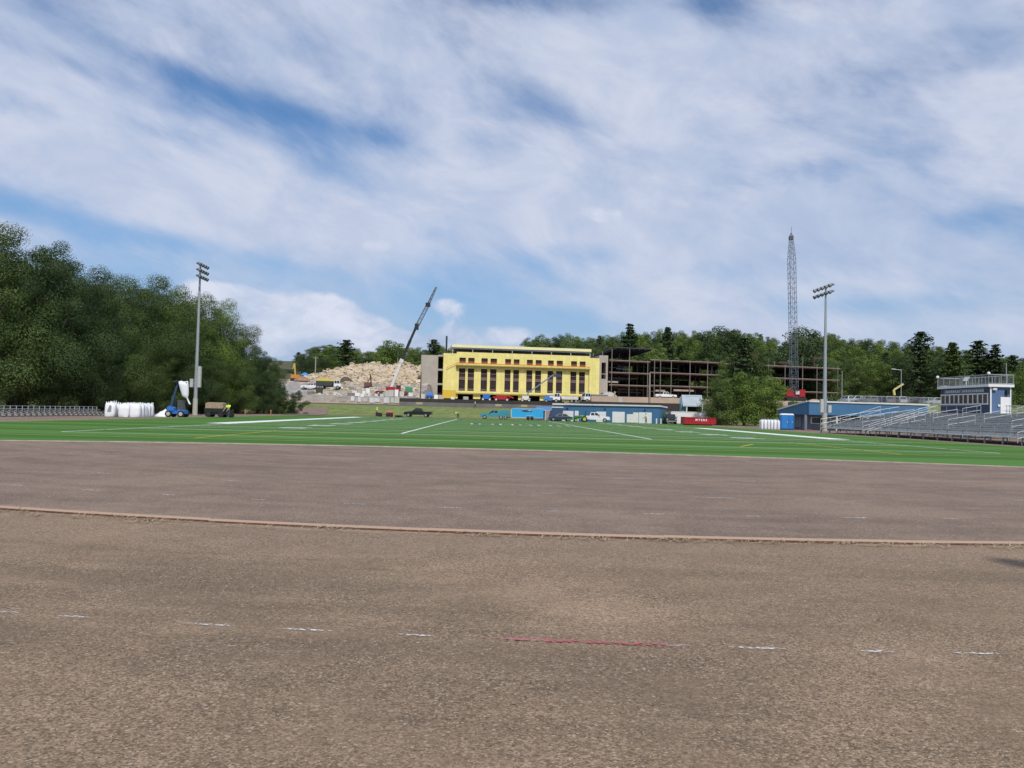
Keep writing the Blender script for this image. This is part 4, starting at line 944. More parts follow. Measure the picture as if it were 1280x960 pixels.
# ------------------------------------------------------------------ bleachers
rail_m = mat('rail_pale', (.40, .41, .42), .5, .3, .1, 2)
def bleacher_right():
    o = FW(39.0, 46, 0)
    b = thing('aluminium_bleacher', 'long grey aluminium bleacher with stepped benches and aisle handrails on the right', 'bleacher', o, FA)
    L_ = 46.6; rows_, run, rise, z0 = 11, .8, .15, .6
    fl, bench, back = MB(), MB(), MB()
    for k in range(rows_):
        x = .5 + k * run; z = z0 + k * rise
        fl.box(x - .75, x - .02, 0, L_, z - .05, z); fl.box(x - .03, x - .003, 0, L_, z + .003, z + rise - .053)
        bench.box(x + .05, x + .33, 0, L_, z + .38, z + .43); bench.box(x + .3, x + .33, 0, L_, z + .25, z + .377)
    fl.build('footboard', alu, b); bench.build('bench', alu, b)
    ends = MB()
    k = 0; y = .2
    while y < L_:
        ends.bar((-.2, y, 0), (-.2, y, z0 - .055), .09); ends.bar((4.5, y, 0), (4.5, y, z0 + 4 * rise), .07); ends.bar((8.6, y, 0), (8.6, y, z0 + 9.5 * rise), .09); ends.bar((-.2, y, z0 - .12), (8.6, y, z0 + 10 * rise - .14), .06)
        for r_ in range(rows_): ends.bar((.5 + r_ * run + .18, y, z0 + r_ * rise), (.5 + r_ * run + .18, y, z0 + r_ * rise + .38), .05)
        y += 2.2
    ends.build('support_frame', steel, b)
    fr = MB()
    for z in (z0 + .5, z0 + .95): fr.path([(-.22, 0, z), (-.22, L_, z)], .022)
    for k in range(27): y = L_ * k / 26; fr.tube((-.22, y, z0 - .05), (-.22, y, z0 + .95), .022, n=6)
    fr.build('front_rail', steel, b)
    zt = z0 + rows_ * rise
    br = MB()
    for z in (zt + .5, zt + 1.0): br.path([(9.1, 0, z), (9.1, 27.3, z)], .025); br.path([(9.1, 43, z), (9.1, L_, z)], .025)
    for k in range(29):
        y = L_ * k / 28
        if not 27.3 < y < 43: br.tube((9.1, y, .0), (9.1, y, zt + 1.0), .03, n=6)
    for z in (.5, 1.0): br.path([(-.2, L_ + .02, z0 + z), (9.1, L_ + .02, zt + z)], .025)
    for k in range(9): x = -.2 + 9.3 * k / 8; br.tube((x, L_ + .02, 0), (x, L_ + .02, z0 + (zt - z0) * k / 8 + 1.0), .025, n=6)
    br.build('back_rail', steel, b)
    for y in (6, 14, 22.5, 30.5, 38.5):
        m = MB()
        for x0, x1 in ((.9, 3.3), (4.1, 6.5), (7.0, 8.8)):
            zz = lambda x: z0 + x / run * rise
            for dy in (-.03, ):
                m.path([(x0, y, zz(x0)), (x0, y, zz(x0) + 1.05), (x1, y, zz(x1) + 1.05), (x1, y, zz(x1))], .024, 8); m.path([(x0, y, zz(x0) + .6), (x1, y, zz(x1) + .6)], .02, 6)
        m.build('aisle_handrail', rail_m, b)
    for y in (9.5, 33.5, 45.2):           # ramps with long sloping rails
        m = MB()
        for dy in ((0, 1.3) if y != 45.2 else (0, )):
            m.path([(-.8, y + dy, .95), (6.2, y + dy, z0 + 7 * .24 + .95)], .024, 8); m.path([(-.8, y + dy, .5), (6.2, y + dy, z0 + 7 * .24 + .5)], .02, 6)
            for k in range(4): x = -.8 + 7 * k / 3; m.tube((x, y + dy, .2), (x, y + dy, .95 + (z0 + 7 * .24) * k / 3), .03, n=6)
        m.build('stair_handrail', rail_m, b)
bleacher_right()
def bleacher_left():
    o = FW(-44.5, 52, 0)
    b = thing('low_bleacher', 'low bleacher of three bare metal rows in front of the dark wood', 'bleacher', o, FA)
    L_ = 43.5; pl, sup, rl = MB(), MB(), MB()
    for k in range(3):
        x = -k * .65; z = .32 + .2 * k
        pl.box(x - .14, x + .14, 0, L_, z - .04, z); pl.box(x - .5, x - .22, 0, L_, z - .27, z - .24)
    y = .3
    while y < L_:
        sup.bar((.1, y, .02), (-1.7, y, .55), .06); sup.bar((-1.5, y, 0), (-1.5, y, 1.0), .05)
        for k in range(3): sup.bar((-k * .65, y, 0), (-k * .65, y, .28 + .2 * k), .07)
        y += 1.0
    for z in (.72, 1.0): rl.path([(-1.55, 0, z), (-1.55, L_, z)], .025)
    pl.build('plank', steel, b); sup.build('support', mat('support_pale', (.42, .40, .37), .6, .2), b); rl.build('rail', steel, b)
bleacher_left()

# ------------------------------------------------------------------ floodlight poles
def floodlight(x, d, ytop, label, side, levels, arm, boxes):
    g = G(x, d, 0); top = Zp(x, ytop, d)
    b = thing('floodlight_pole', label, 'floodlight', (g.x, g.y, 0), FA)
    m = MB(); m.tube((0, 0, 2.4), (0, 0, top), .27, .12, 12); m.build('pole', pole_m, b, smooth=False)
    m = MB(); m.tube((0, 0, -.1), (0, 0, 2.4), .36, .33, 12); m.build('concrete_base', mat('pole_base', (.40, .39, .33), .9), b)
    for k in range(levels):
        z = top - .25 - k * .88
        m = MB(); m.bar((0, -arm / 2, z), (0, arm / 2, z), .1, .12); ca = m.build('crossarm', steel, b)
        nl = 5 if arm > 5 else 4
        for j in range(nl):
            y = -arm / 2 + arm * (j + .15) / (nl - .7)
            m = MB(); m.tube((side * .1, y, z + .1), (side * .42, y, z - .08), .12, .22, 10); m.tube((side * .42, y, z - .08), (side * .62, y, z - .2), .22, .27, 10, False); m.bar((0, y, z), (side * .15, y, z + .08), .06); lm_ = m.build('lamp', mat('lamp_grey', (.16, .17, .175), .5, .3), b)
            m = MB(); m.tube((side * .5, y, z - .12), (side * .53, y, z - .14), .2, .2, 10); m.build('lamp_glass', lamp_glass, lm_)
    for (dx0, z0, z1) in boxes:
        m = MB(); m.box(dx0 - .22, dx0 + .22, -.42, .0, z0, z1); m.bar((0, -.1, (z0 + z1) / 2), (dx0, -.1, (z0 + z1) / 2), .08); m.build('control_box', mat('box_grey', (.42, .43, .42), .6), b)
floodlight(243.5, 115, 329, 'tall floodlight pole with three lamp rows in front of the wood on the left', 1, 3, 3.3, [(-.52, 4.0, 5.2), (.55, 4.0, 7.0)])
floodlight(1030.5, 108.5, 357, 'tall floodlight pole with two long lamp rows beside the blue porch building', -1, 2, 5.4, [(-.5, 2.5, 4.3), (.55, 2.5, 3.5)])


# unseen pole, added behind the camera to cast the soft shadow at right
b = thing('shadow_pole', 'unseen tall pole added behind the track to cast a shadow into the frame', 'shadow caster', (10.9, -8.3, 0), R(-14))
m = MB(); m.tube((0, 0, -.1), (0, 0, 20.0), .22, .1, 12); m.build('pole', pole_m, b)
m = MB(); m.lathe([(.14, 19.99), (.24, 20.1), (.2, 20.45), (.05, 20.5)], (0, 0, 0), 10); m.build('lamp_head', dark_metal, b)  # head shape on the added shadow caster
# ------------------------------------------------------------------ rubble mound and site ground on the left
def mound_h(X, Y):
    px = 640 + X / Y * 1000
    top = lerp(px, [372, 392, 405, 420, 440, 455, 475, 500, 530, 545], [478, 472, 468, 464, 457.5, 455, 456, 455.5, 458, 462])
    zt = 1.6 + (507.5 + .024 * (px - 380) - top) * .285
    base = lerp(Y, [200, 212, 222, 226, 236, 240, 250, 256, 266, 272, 285, 300], [4.2, 5.0, 5.6, 6.6, 7.4, 9.0, 9.6, 11.4, 12.0, 14.2, 17.0, 17.6])
    return min(base, zt)
from mathutils import noise as MN
def mound_z(X, Y):
    z = mound_h(X, Y); q = Vector((X * .22, Y * .22, 0)); steep = sstep(6, 12, z)
    f = MN.fractal(q, 1.0, 2.0, 5, noise_basis='PERLIN_ORIGINAL'); g = MN.fractal(q * 3.1, 1.0, 2.0, 4, noise_basis='PERLIN_ORIGINAL')
    return z + (f * 1.5 + g * .7) * (.15 + .85 * steep)
rub = bpy.data.materials.new('blasted_rock'); t, N, L, b_ = nt(rub)
tc_ = N.new('ShaderNodeTexCoord'); mp_ = N.new('ShaderNodeMapping'); mp_.inputs['Scale'].default_value = (.5, .5, 1.6); L.new(tc_.outputs['Object'], mp_.inputs[0])
n1 = N.new('ShaderNodeTexNoise'); n1.inputs['Scale'].default_value = .55; n1.inputs['Detail'].default_value = 9; n1.inputs['Roughness'].default_value = .68; L.new(mp_.outputs[0], n1.inputs['Vector'])
cr = N.new('ShaderNodeValToRGB'); e = cr.color_ramp.elements; e[0].position = .3; e[0].color = (.19, .15, .115, 1); e[1].position = .74; e[1].color = (.62, .55, .42, 1)
q = e.new(.45); q.color = (.42, .32, .215, 1); q = e.new(.54); q.color = (.53, .42, .28, 1); q = e.new(.62); q.color = (.42, .38, .34, 1)
sz_ = N.new('ShaderNodeSeparateXYZ'); L.new(tc_.outputs['Object'], sz_.inputs[0]); lz = N.new('ShaderNodeMath'); lz.operation = 'MULTIPLY_ADD'; L.new(n1.outputs['Fac'], lz.inputs[0]); lz.inputs[1].default_value = 5; L.new(sz_.outputs[2], lz.inputs[2])
mz = N.new('ShaderNodeMapRange'); mz.inputs['From Min'].default_value = 11.2; mz.inputs['From Max'].default_value = 12.2; L.new(lz.outputs[0], mz.inputs['Value'])
cr2 = N.new('ShaderNodeValToRGB'); cr2.color_ramp.elements[0].position = .35; cr2.color_ramp.elements[0].color = (.17, .155, .145, 1); cr2.color_ramp.elements[1].position = .7; cr2.color_ramp.elements[1].color = (.40, .37, .34, 1); L.new(n1.outputs['Fac'], cr2.inputs['Fac'])
mxz = N.new('ShaderNodeMix'); mxz.data_type = 'RGBA'; L.new(mz.outputs[0], mxz.inputs['Factor']); L.new(cr2.outputs['Color'], mxz.inputs[6]); L.new(cr.outputs['Color'], mxz.inputs[7])
L.new(n1.outputs['Fac'], cr.inputs['Fac']); L.new(mxz.outputs[2], b_.inputs['Base Color']); b_.inputs['Roughness'].default_value = .95
bp = N.new('ShaderNodeBump'); bp.inputs['Strength'].default_value = .8; bp.inputs['Distance'].default_value = .5; L.new(n1.outputs['Fac'], bp.inputs['Height']); L.new(bp.outputs['Normal'], b_.inputs['Normal'])
def mound_edge(x, y):
    z = mound_z(x, y); return z if -82 < x < -24 and 203 < y < 298 else min(z, H(x, y) - 1)
grid('rubble_mound', [-84 + 1.2 * i for i in range(51)], [201 + 1.2 * i for i in range(82)], mound_edge, rub, False)
boul = bpy.data.materials.new('boulder_rock'); t, N, L, b_ = nt(boul)
ge = N.new('ShaderNodeNewGeometry'); cr = N.new('ShaderNodeValToRGB'); e = cr.color_ramp.elements; e[0].color = (.22, .175, .135, 1); e[1].color = (.63, .58, .46, 1); q = e.new(.5); q.color = (.48, .38, .25, 1)
L.new(ge.outputs['Random Per Island'], cr.inputs['Fac']); L.new(cr.outputs['Color'], b_.inputs['Base Color']); b_.inputs['Roughness'].default_value = .95
mb = MB()
for _ in range(3400):
    d = rnd.uniform(206, 292); x = rnd.uniform(388, 526); X = (x - 640) / 1000 * d; z = mound_z(X, d); s = rnd.uniform(.12, .42) * (2.2 if rnd.random() < .07 else 1)
    if z < 6.5 and rnd.random() < .7: continue
    j = lambda: rnd.uniform(.65, 1.15) * s
    M = Matrix.Translation((X, d, z + s * .15)) @ Matrix.Rotation(rnd.uniform(0, 3), 4, 'Z') @ Matrix.Rotation(rnd.uniform(-.4, .4), 4, 'X')
    bt = [M @ Vector(p) for p in ((-j(), -j(), -.4 * s), (j(), -j(), -.4 * s), (j(), j(), -.4 * s), (-j(), j(), -.4 * s))]
    tp = [M @ Vector(p) for p in ((-.75 * j(), -.75 * j(), .55 * j()), (.75 * j(), -.75 * j(), .55 * j()), (.75 * j(), .75 * j(), .55 * j()), (-.75 * j(), .75 * j(), .55 * j()))]
    mb.hexa(bt, tp)
tag(mb.build('boulders', boul, fix=False), 'pale broken rocks strewn over the blasted rubble mound', 'rubble', kind='stuff')
def SZ(x, d):                            # ground height on the site in photo column x
    g = G(x, d, 6); z = H(g.x, d) + .06
    if -82 < g.x < -24 and 203 < d < 298: z = max(z, mound_z(g.x, d))
    return z
def S(x, d, dz=0.0):
    z = SZ(x, d); g = G(x, d, z); return Vector((g.x, g.y, z + dz))
def soil_pile(x, d, w_, h, m, name, label):
    p = S(x, d, -.3); mb = MB(); n = 14; ring = []
    for k, (f, hh) in enumerate(((1, 0), (.72, .5), (.42, .85), (.15, 1))):
        for j in range(n):
            a = 2 * math.pi * j / n; r_ = w_ * f * rnd.uniform(.85, 1.12); mb.v.append((p.x + r_ * math.cos(a), p.y + r_ * .7 * math.sin(a), p.z + (h + .3) * hh * rnd.uniform(.9, 1.08)))
    for k in range(3):
        for j in range(n): mb.f.append((k * n + j, k * n + (j + 1) % n, (k + 1) * n + (j + 1) % n, (k + 1) * n + j))
    mb.f.append(tuple(range(3 * n, 4 * n))); return tag(mb.build(name, m), label, 'soil pile')
soil_pile(432, 243, 2.9, 2.0, mat('dark_soil', (.085, .07, .058), .95, 0, .3, 1, .5), 'soil_pile', 'dark pile of soil on the rubble terrace right of the truck with the yellow cover')
soil_pile(760, 232, 3.6, 1.9, mat('grey_gravel', (.40, .38, .35), .95, 0, .2, 1, .5), 'gravel_pile', 'pale grey gravel heap in front of the steel frame beside the dump truck')
soil_pile(377, 246, 3.0, 1.2, mat('red_soil', (.29, .17, .10), .95, 0, .3, 1, .5), 'soil_pile', 'reddish brown pile of earth beside the orange excavator')
soil_pile(1018, 214, 3.2, .8, mat('tan_soil', (.38, .28, .20), .95, 0, .3, 1, .5), 'soil_pile', 'low tan earth pile right of the red crawler crane')

# tan edge of the raised site and its dark fence
b = thing('site_retaining_bank', 'long tan bank along the raised site edge above the blue garage', 'bank')
m = MB(); ptsA = [G(x, 203, 0) for x in (738, 760, 790, 820, 851)]
for a, c in zip(ptsA, ptsA[1:]): m.hexa([(a.x, 201, 3.2), (c.x, 201, 3.2), (c.x, 204, 3.2), (a.x, 204, 3.2)], [(a.x, 202.3, 6.05), (c.x, 202.3, 6.05), (c.x, 204.5, 6.05), (a.x, 204.5, 6.05)])
m.build('bank_face', mat('tan_bank', (.36, .27, .205), .95, 0, .15, .3, .2), b)
m = MB(); a, c = G(773, 201, 4), G(779, 201, 4); m.hexa([(a.x, 200.9, 3.3), (c.x, 200.9, 3.3), (c.x, 201.3, 3.3), (a.x, 201.3, 3.3)], [(a.x + .1, 202.1, 5.9), (c.x - .1, 202.1, 5.9), (c.x - .1, 202.5, 5.9), (a.x + .1, 202.5, 5.9)]); m.build('grey_patch', concrete, b)
screen_m = mat('fence_screen', (.040, .037, .035), .9, 0, .2, .4); screen_l = mat('screen_lower', (.16, .15, .145), .9, 0, .2, .4)
def fence(x0, x1, d, zb, h, label, sm, name='construction_fence', signs=(), low=True, step=3.0):
    A, B = G(x0, d, zb), G(x1, d, zb); W = B.x - A.x
    b = thing(name, label, 'fence', (A.x, d, zb)); m = MB(); z0 = .05
    if low:
        m.box(0, W, 0, .03, h * .56, h); m.build('screen', sm, b); m = MB(); m.box(0, W, .0, .03, z0, h * .557); m.build('lower_mesh', screen_l, b)
    else: m.box(0, W, 0, .03, z0, h); m.build('screen', sm, b)
    n = max(1, int(W / step))
    for k in range(n + 1): p = MB(); p.tube((W * k / n, .06, -.3), (W * k / n, .06, h + .06), .03, n=6); p.build('post', steel, b)
    for x in signs:
        p = G(x, d, zb).x - A.x; q = MB(); q.box(p - .75, p + .75, -.04, -.005, h * .28, h * .56 - .02); q.build('sign', mat('tan_sign', (.40, .33, .19), .8), b)
    return b
fence(499, 705, 190.5, 2.2, 2.0, 'long black screened construction fence with tan signs in front of the yellow building', screen_m, signs=(524, 623, 655))
fence(724, 852, 192, 2.6, 1.9, 'dark screened construction fence along the tan bank behind the blue garage', screen_m, low=False)
fence(985, 1062, 196, 4.3, 1.3, 'dark low construction fence behind the roof of the blue porch building', screen_m, low=False)
def mesh_fence(x0, x1, d, zb, h, label, step=2.6, dens=.16):
    A, B = G(x0, d, zb), G(x1, d, zb); W = B.x - A.x; b = thing('chain_link_fence', label, 'fence', (A.x, d, zb)); m = MB()
    k = -h
    while k < W:
        m.bar((max(0, k), 0, max(0, -k)), (min(W, k + h), 0, min(h, W - k)), .018); m.bar((max(0, k), .0, min(h, h + k)), (min(W, k + h), 0, max(0, k + h - W)), .018); k += dens * 2.4
    m.build('mesh', steel, b); m = MB()
    for z in (0.05, h): m.tube((0, 0, z), (W, 0, z), .03, n=6)
    m.build('rail', steel, b)
    for k in range(int(W / step) + 1): p = MB(); p.tube((min(W, k * step), .05, -.3), (min(W, k * step), .05, h + .1), .035, n=6); p.build('post', steel, b)
mesh_fence(378, 499, 190, 2.25, 1.9, 'pale chain link fence below the rubble mound')
mesh_fence(1085, 1172, 150, 4.5, 1.6, 'chain link fence on the grass slope below the parked cars')

# ------------------------------------------------------------------ poles
def upole(x, d, ytop, zb, r_, m_, label, cross=0, name='utility_pole'):
    g = G(x, d, zb); top = Zp(x, ytop, d); b = thing(name, label, 'pole', (g.x, d, zb)); m = MB(); m.tube((0, 0, -.3), (0, 0, top - zb), r_, r_ * .7, 8); m.build('pole', m_, b)
    if cross: q = MB(); q.bar((-cross, 0, top - zb - .5), (cross, 0, top - zb - .5), .14); q.build('crossarm', m_, b)
    return b, top - zb
upole(525.3, 193, 465, 2.5, .17, mat('pole_wood', (.16, .085, .06), .9), 'brown wooden pole in front of the concrete stair tower')
upole(811.5, 194, 465.5, 3, .28, mat('pole_weathered', (.26, .21, .18), .9, 0, .3, 3), 'weathered grey wooden pole in front of the steel frame', 0)
upole(394, 262, 445.5, SZ(394, 262), .2, mat('pole_pale', (.30, .30, .27), .9), 'pale pole in front of the trees left of the rubble mound', .9)
upole(1052.3, 215, 464, 5.4, .13, steel, 'slim grey pole at the right end of the steel frame')
b, h = upole(1126.3, 186, 462, 5.6, .12, steel, 'grey lamp post behind the orange lift')
m = MB(); m.bar((0, 0, h - .1), (-1.6, 0, h + .05), .1); m.box(-2.3, -1.4, -.15, .15, h, h + .15); m.build('lamp_head', white_d, b)
g = G(497, 298, 18); m = MB(); m.tube((g.x, 298, 15), (g.x, 298, Zp(497, 431, 298)), .16, .1, 8); tag(m.build('thin_pole', mat('pole_pale', (.3, .3, .27))), 'thin pale pole among the trees behind the mobile crane boom', 'pole')
for x, y0, lab in ((858.6, 505, 'thin post standing in front of the shed'), (1034, 499, 'short pale post beside the right floodlight pole')):
    g = G(x, 165, H(G(x, 165).x, 165)); m = MB(); m.tube((g.x, 165, g.z - .2), (g.x, 165, Zp(x, y0, 165)), .05, n=6); tag(m.build('thin_post', white_d), lab, 'post')
for x, lab in ((306.5, 'left one of the two thin orange stakes beside the track in front of the wood'), (338.5, 'right one of the two thin orange stakes beside the track in front of the wood')):
    g = G(x, 128, 0); m = MB(); m.box(g.x - .06, g.x + .06, g.y - .04, g.y + .04, -.1, .95); m.box(g.x - .09, g.x + .09, g.y - .06, g.y - .045, .7, .95); tag(m.build('marker_stake', mat('stake_orange', (.42, .2, .11), .8)), lab, 'stake')
for x, lab in ((820.5, 'left white bollard at the corner of the blue garage'), (826, 'right white bollard at the corner of the blue garage')):
    g = G(x, 147, 0); m = MB(); m.lathe([(.14, -.1), (.14, .85), (.1, .95), (0.02, .98)], (g.x, g.y, 0)); tag(m.build('bollard', white_d), lab, 'bollard')

# ------------------------------------------------------------------ vehicles (local +x is the front)
def wheel(parent, x, y, r_, wdt=.24, hub=chrome):
    s = 1 if y > 0 else -1
    m = MB(); m.tube((x, y - wdt / 2, r_), (x, y + wdt / 2, r_), r_, r_, 16); w_ = m.build('wheel', black, parent)
    m = MB(); m.tube((x, y + s * wdt / 2, r_), (x, y + s * (wdt / 2 + .015), r_), r_ * .6, r_ * .55, 12); m.build('rim', hub, w_)
def pane(parent, pts, out, name='window'):
    m = MB(); o = Vector(out).normalized() * .012; p = [Vector(q) for q in pts]; m.hexa([q + o * .1 for q in p], [q + o for q in p]); m.build(name, glass, parent)
def cab(body, parent, x0, x1, t0, t1, zb, zt, w_, tw):
    """cab on a body: bottom from x0 to x1, top from t0 to t1"""
    h = w_ / 2; k = tw / 2
    body.hexa([(x0, -h, zb), (x1, -h, zb), (x1, h, zb), (x0, h, zb)], [(t0, -k, zt), (t1, -k, zt), (t1, k, zt), (t0, k, zt)])
    def at_(s, u, v, off=0): # point on side face
        xb = x0 + (x1 - x0) * u; xt = t0 + (t1 - t0) * u; y = (h + (k - h) * v) * s
        return Vector((xb + (xt - xb) * v, y, zb + (zt - zb) * v))
    wins = []
    for s in (-1, 1):
        for u0, u1 in ((.08, .47), (.53, .92)): wins.append(([at_(s, u0, .12), at_(s, u1, .12), at_(s, u1, .86), at_(s, u0, .86)], (0, s, .15)))
    for u, sx in ((1, 1), (0, -1)):
        e0, e1 = at_(-1, u, .12), at_(1, u, .12); f0, f1 = at_(-1, u, .88), at_(1, u, .88)
        wins.append(([e0.lerp(e1, .08), e0.lerp(e1, .92), f0.lerp(f1, .92), f0.lerp(f1, .08)], (sx, 0, .4)))
    return wins
def lights(parent, L_, w_, z, back=None):
    for s in (-1, 1):
        m = MB(); m.box(L_ / 2 - .05, L_ / 2 + .015, s * (w_ / 2 - .2) - .14, s * (w_ / 2 - .2) + .14, z - .08, z + .08); m.build('headlight', lamp_glass, parent)
        m = MB(); m.box(-(back or L_ / 2) - .012, -(back or L_ / 2) + .04, s * (w_ / 2 - .12) - .08, s * (w_ / 2 - .12) + .08, z - .05, z + .18); m.build('tail_light', mat('tail_red', (.3, .01, .01), .3), parent)
def pickup(label, paintm, loc, rz, utility=False, group=None):
    b = thing('pickup_truck', label, 'pickup truck', loc, rz, group); L_, w_ = 5.6, 1.94; B = MB()
    B.prism([(.9, .48), (2.72, .48), (2.8, .62), (2.78, .98), (2.55, 1.08), (.95, 1.16)], -w_ / 2, w_ / 2); B.box(-.95, .9, -w_ / 2, w_ / 2, .48, 1.16)
    wins = cab(B, b, -.95, 1.12, -.72, .42, 1.16, 1.84, w_ - .1, w_ - .42)
    if utility: B.box(-3.1, -.98, -w_ / 2 - .04, w_ / 2 + .04, .62, 1.78); B.box(-3.0, -.98, -.5, .5, 1.78, 1.84)
    else:
        B.box(-2.8, -.951, -w_ / 2, w_ / 2, .52, .68)
        for s in (-1, 1): B.box(-2.8, -.951, s * w_ / 2 - (.1 if s > 0 else 0), s * w_ / 2 + (.1 if s < 0 else 0), .681, 1.18)
        B.box(-2.8, -2.7, -w_ / 2 + .101, w_ / 2 - .101, .681, 1.18)
    B.build('body', paintm, b)
    if utility:
        for s in (-1, 1):
            for k in range(3): m = MB(); m.box(-3.0 + k * .68, -2.4 + k * .68, s * (w_ / 2 + .055) - .012, s * (w_ / 2 + .055) + .012, .95, 1.68); m.build('locker_door', paintm, b)
    for p, o in wins: pane(b, p, o)
    for x in ((1.85, -1.75) if not utility else (1.85, -2.3, -1.35)):
        for s in (-1, 1): wheel(b, x, s * (w_ / 2 - .12), .4, .26)
    lights(b, L_, w_, .88, 3.1 if utility else None)
    for x in (2.8, -2.85 if not utility else -3.15): m = MB(); m.box(x - .06, x + .09, -w_ / 2 + .05, w_ / 2 - .05, .46, .64); m.build('bumper', chrome, b)
    for s in (-1, 1): m = MB(); m.box(.75, .88, s * (w_ / 2 + .1) - .1, s * (w_ / 2 + .1) + .1, 1.22, 1.42); m.build('mirror', dark_metal, b)
    return b
def car(label, paintm, loc, rz, suv=False, group=None, name='parked_car'):
    b = thing(name, label, 'car', loc, rz, group); L_, w_ = 4.6, 1.8; z1 = .92 if not suv else 1.05; zt = 1.42 if not suv else 1.72; B = MB()
    B.prism([(-2.25, .3), (2.25, .3), (2.3, .55), (2.2, .74), (1.0, z1), (-1.7, z1), (-2.28, z1 - .08), (-2.3, .5)], -w_ / 2, w_ / 2)
    wins = cab(B, b, -1.75 if not suv else -2.1, 1.05, -1.05 if not suv else -1.9, .35, z1, zt, w_ - .06, w_ - .4); B.build('body', paintm, b)
    for p, o in wins: pane(b, p, o)
    for x in (1.4, -1.4):
        for s in (-1, 1): wheel(b, x, s * (w_ / 2 - .1), .33, .22)
    lights(b, L_, w_, .64); return b
def paint_m(n, c, r_=.32): return mat('paint_' + n, c, r_, 0, .04, 2)
bk, wh, nv, sv, gr = paint_m('black', (.015, .016, .018)), paint_m('white', (.74, .74, .74)), paint_m('navy', (.03, .045, .075)), paint_m('silver', (.38, .4, .41)), paint_m('grey', (.16, .17, .18))
teal, rd, gn, be = paint_m('teal', (.05, .26, .31), .4), paint_m('dark_red', (.22, .02, .02)), paint_m('green', (.03, .2, .06), .4), paint_m('beige', (.42, .38, .3))
def gp(x, d, dz=0.0): g = G(x, d, 0); return (g.x, g.y, dz)
pickup('black pickup truck parked on the grass edge at the far end of the turf', bk, gp(522.5, 165), R(180 - 4))
pickup('teal utility pickup with locker body hitched in front of the light blue trailer', teal, gp(617.5, 158), R(180), True)
pickup('white pickup truck parked in front of the blue garage', wh, gp(743.5, 149.5), R(180 + 172))
car('dark blue sedan parked before the left garage door', nv, gp(700, 151.5), R(180 + 4), name='sedan')
b = pickup('dark pickup truck with pale bed between the shrub and the white container', bk, gp(838, 149), R(-97))
def trailer():
    d = 156; A = G(638.5, d, 0); b = thing('enclosed_trailer', 'bright light blue enclosed trailer with a dark and pink emblem on its side', 'trailer', (A.x, A.y, 0), R(-1)); bl = mat('cyan_paint', (.035, .36, .68), .35, 0, .05, 1); L_ = 6.3
    B = MB(); B.prism([(0, .42), (L_, .42), (L_, 2.3), (.35, 2.3), (.08, 2.15), (0, 1.9)], 0, 2.2); B.build('body', bl, b)
    m = MB(); m.box(.3, L_, -.02, -.003, 2.22, 2.3); m.box(0, L_, -.02, -.003, .42, .52); m.prism([(.0, 1.9), (.08, 2.15), (.35, 2.3), (.42, 2.25), (.2, 2.1), (.12, 1.88), (.12, .5), (0, .5)], -.02, -.004); m.build('trim', mat('trim_pale', (.55, .58, .6), .4, .2), b)
    m = MB(); m.prism([(2.0, 1.75), (2.6, 1.62), (3.8, 1.62), (4.2, 1.72), (3.9, 1.9), (3.4, 1.86), (2.9, 1.98), (2.2, 1.92)], -.02, -.004); em = m.build('emblem', mat('emblem_dark', (.02, .03, .07), .5), b)
    m = MB(); m.prism([(3.3, 1.8), (3.7, 1.78), (4.0, 1.95), (3.6, 2.0)], -.028, -.021); m.prism([(2.2, 1.95), (2.9, 2.0), (3.2, 1.9), (2.8, 2.06), (2.2, 2.02)], -.028, -.021); m.build('emblem_highlight', mat('emblem_pink', (.6, .42, .42), .5), em)
    for k, x in enumerate((3.35, 4.1)):
        wheel(b, x, .08, .35, .22); wheel(b, x, 2.12, .35, .22)
    m = MB(); m.prism([(2.9, .62), (3.1, .8), (4.35, .8), (4.55, .62), (4.55, .68), (4.38, .86), (3.07, .86), (2.9, .68)], -.1, -.004); m.build('fender', mat('trim_pale', (.5, .5, .5)), b)
    m = MB(); m.bar((0, .6, .45), (-1.1, 1.1, .45), .1); m.bar((0, 1.6, .45), (-1.1, 1.1, .45), .1); m.tube((-1.0, 1.1, .02), (-1.0, 1.1, .7), .05); m.build('tongue', dark_metal, b)
    # open rear gate standing behind it
    m = MB(); x0 = L_ + .15
    for x in (x0 + .25, x0 + 1.5): m.bar((x, .3, 0), (x, .3, 1.95), .12)
    m.bar((x0 - .14, .3, 2.0), (x0 + 1.8, .3, 2.0), .1); m.build('gate_frame', white_d, b); m = MB(); m.box(x0 + .32, x0 + 1.43, .3, .34, .2, 1.9); m.build('gate_panel', mat('gate_grey', (.30, .27, .28), .7), b)
    d = 156; A = G(689.8, d - 1.5, 0); b = thing('dark_trailer', 'dark blue box trailer with a white roof behind the blue sedan', 'trailer', (A.x, A.y, 0), R(-2)); B = MB(); B.box(0, 2.1, 0, 2.3, .55, 2.55); B.build('body', blue_side, b); m = MB(); m.box(-.06, 2.16, -.06, 2.36, 2.55, 2.75); m.build('roof', white_d, b)
    for x in (.6, 1.4): wheel(b, x, .06, .36, .22)
trailer()
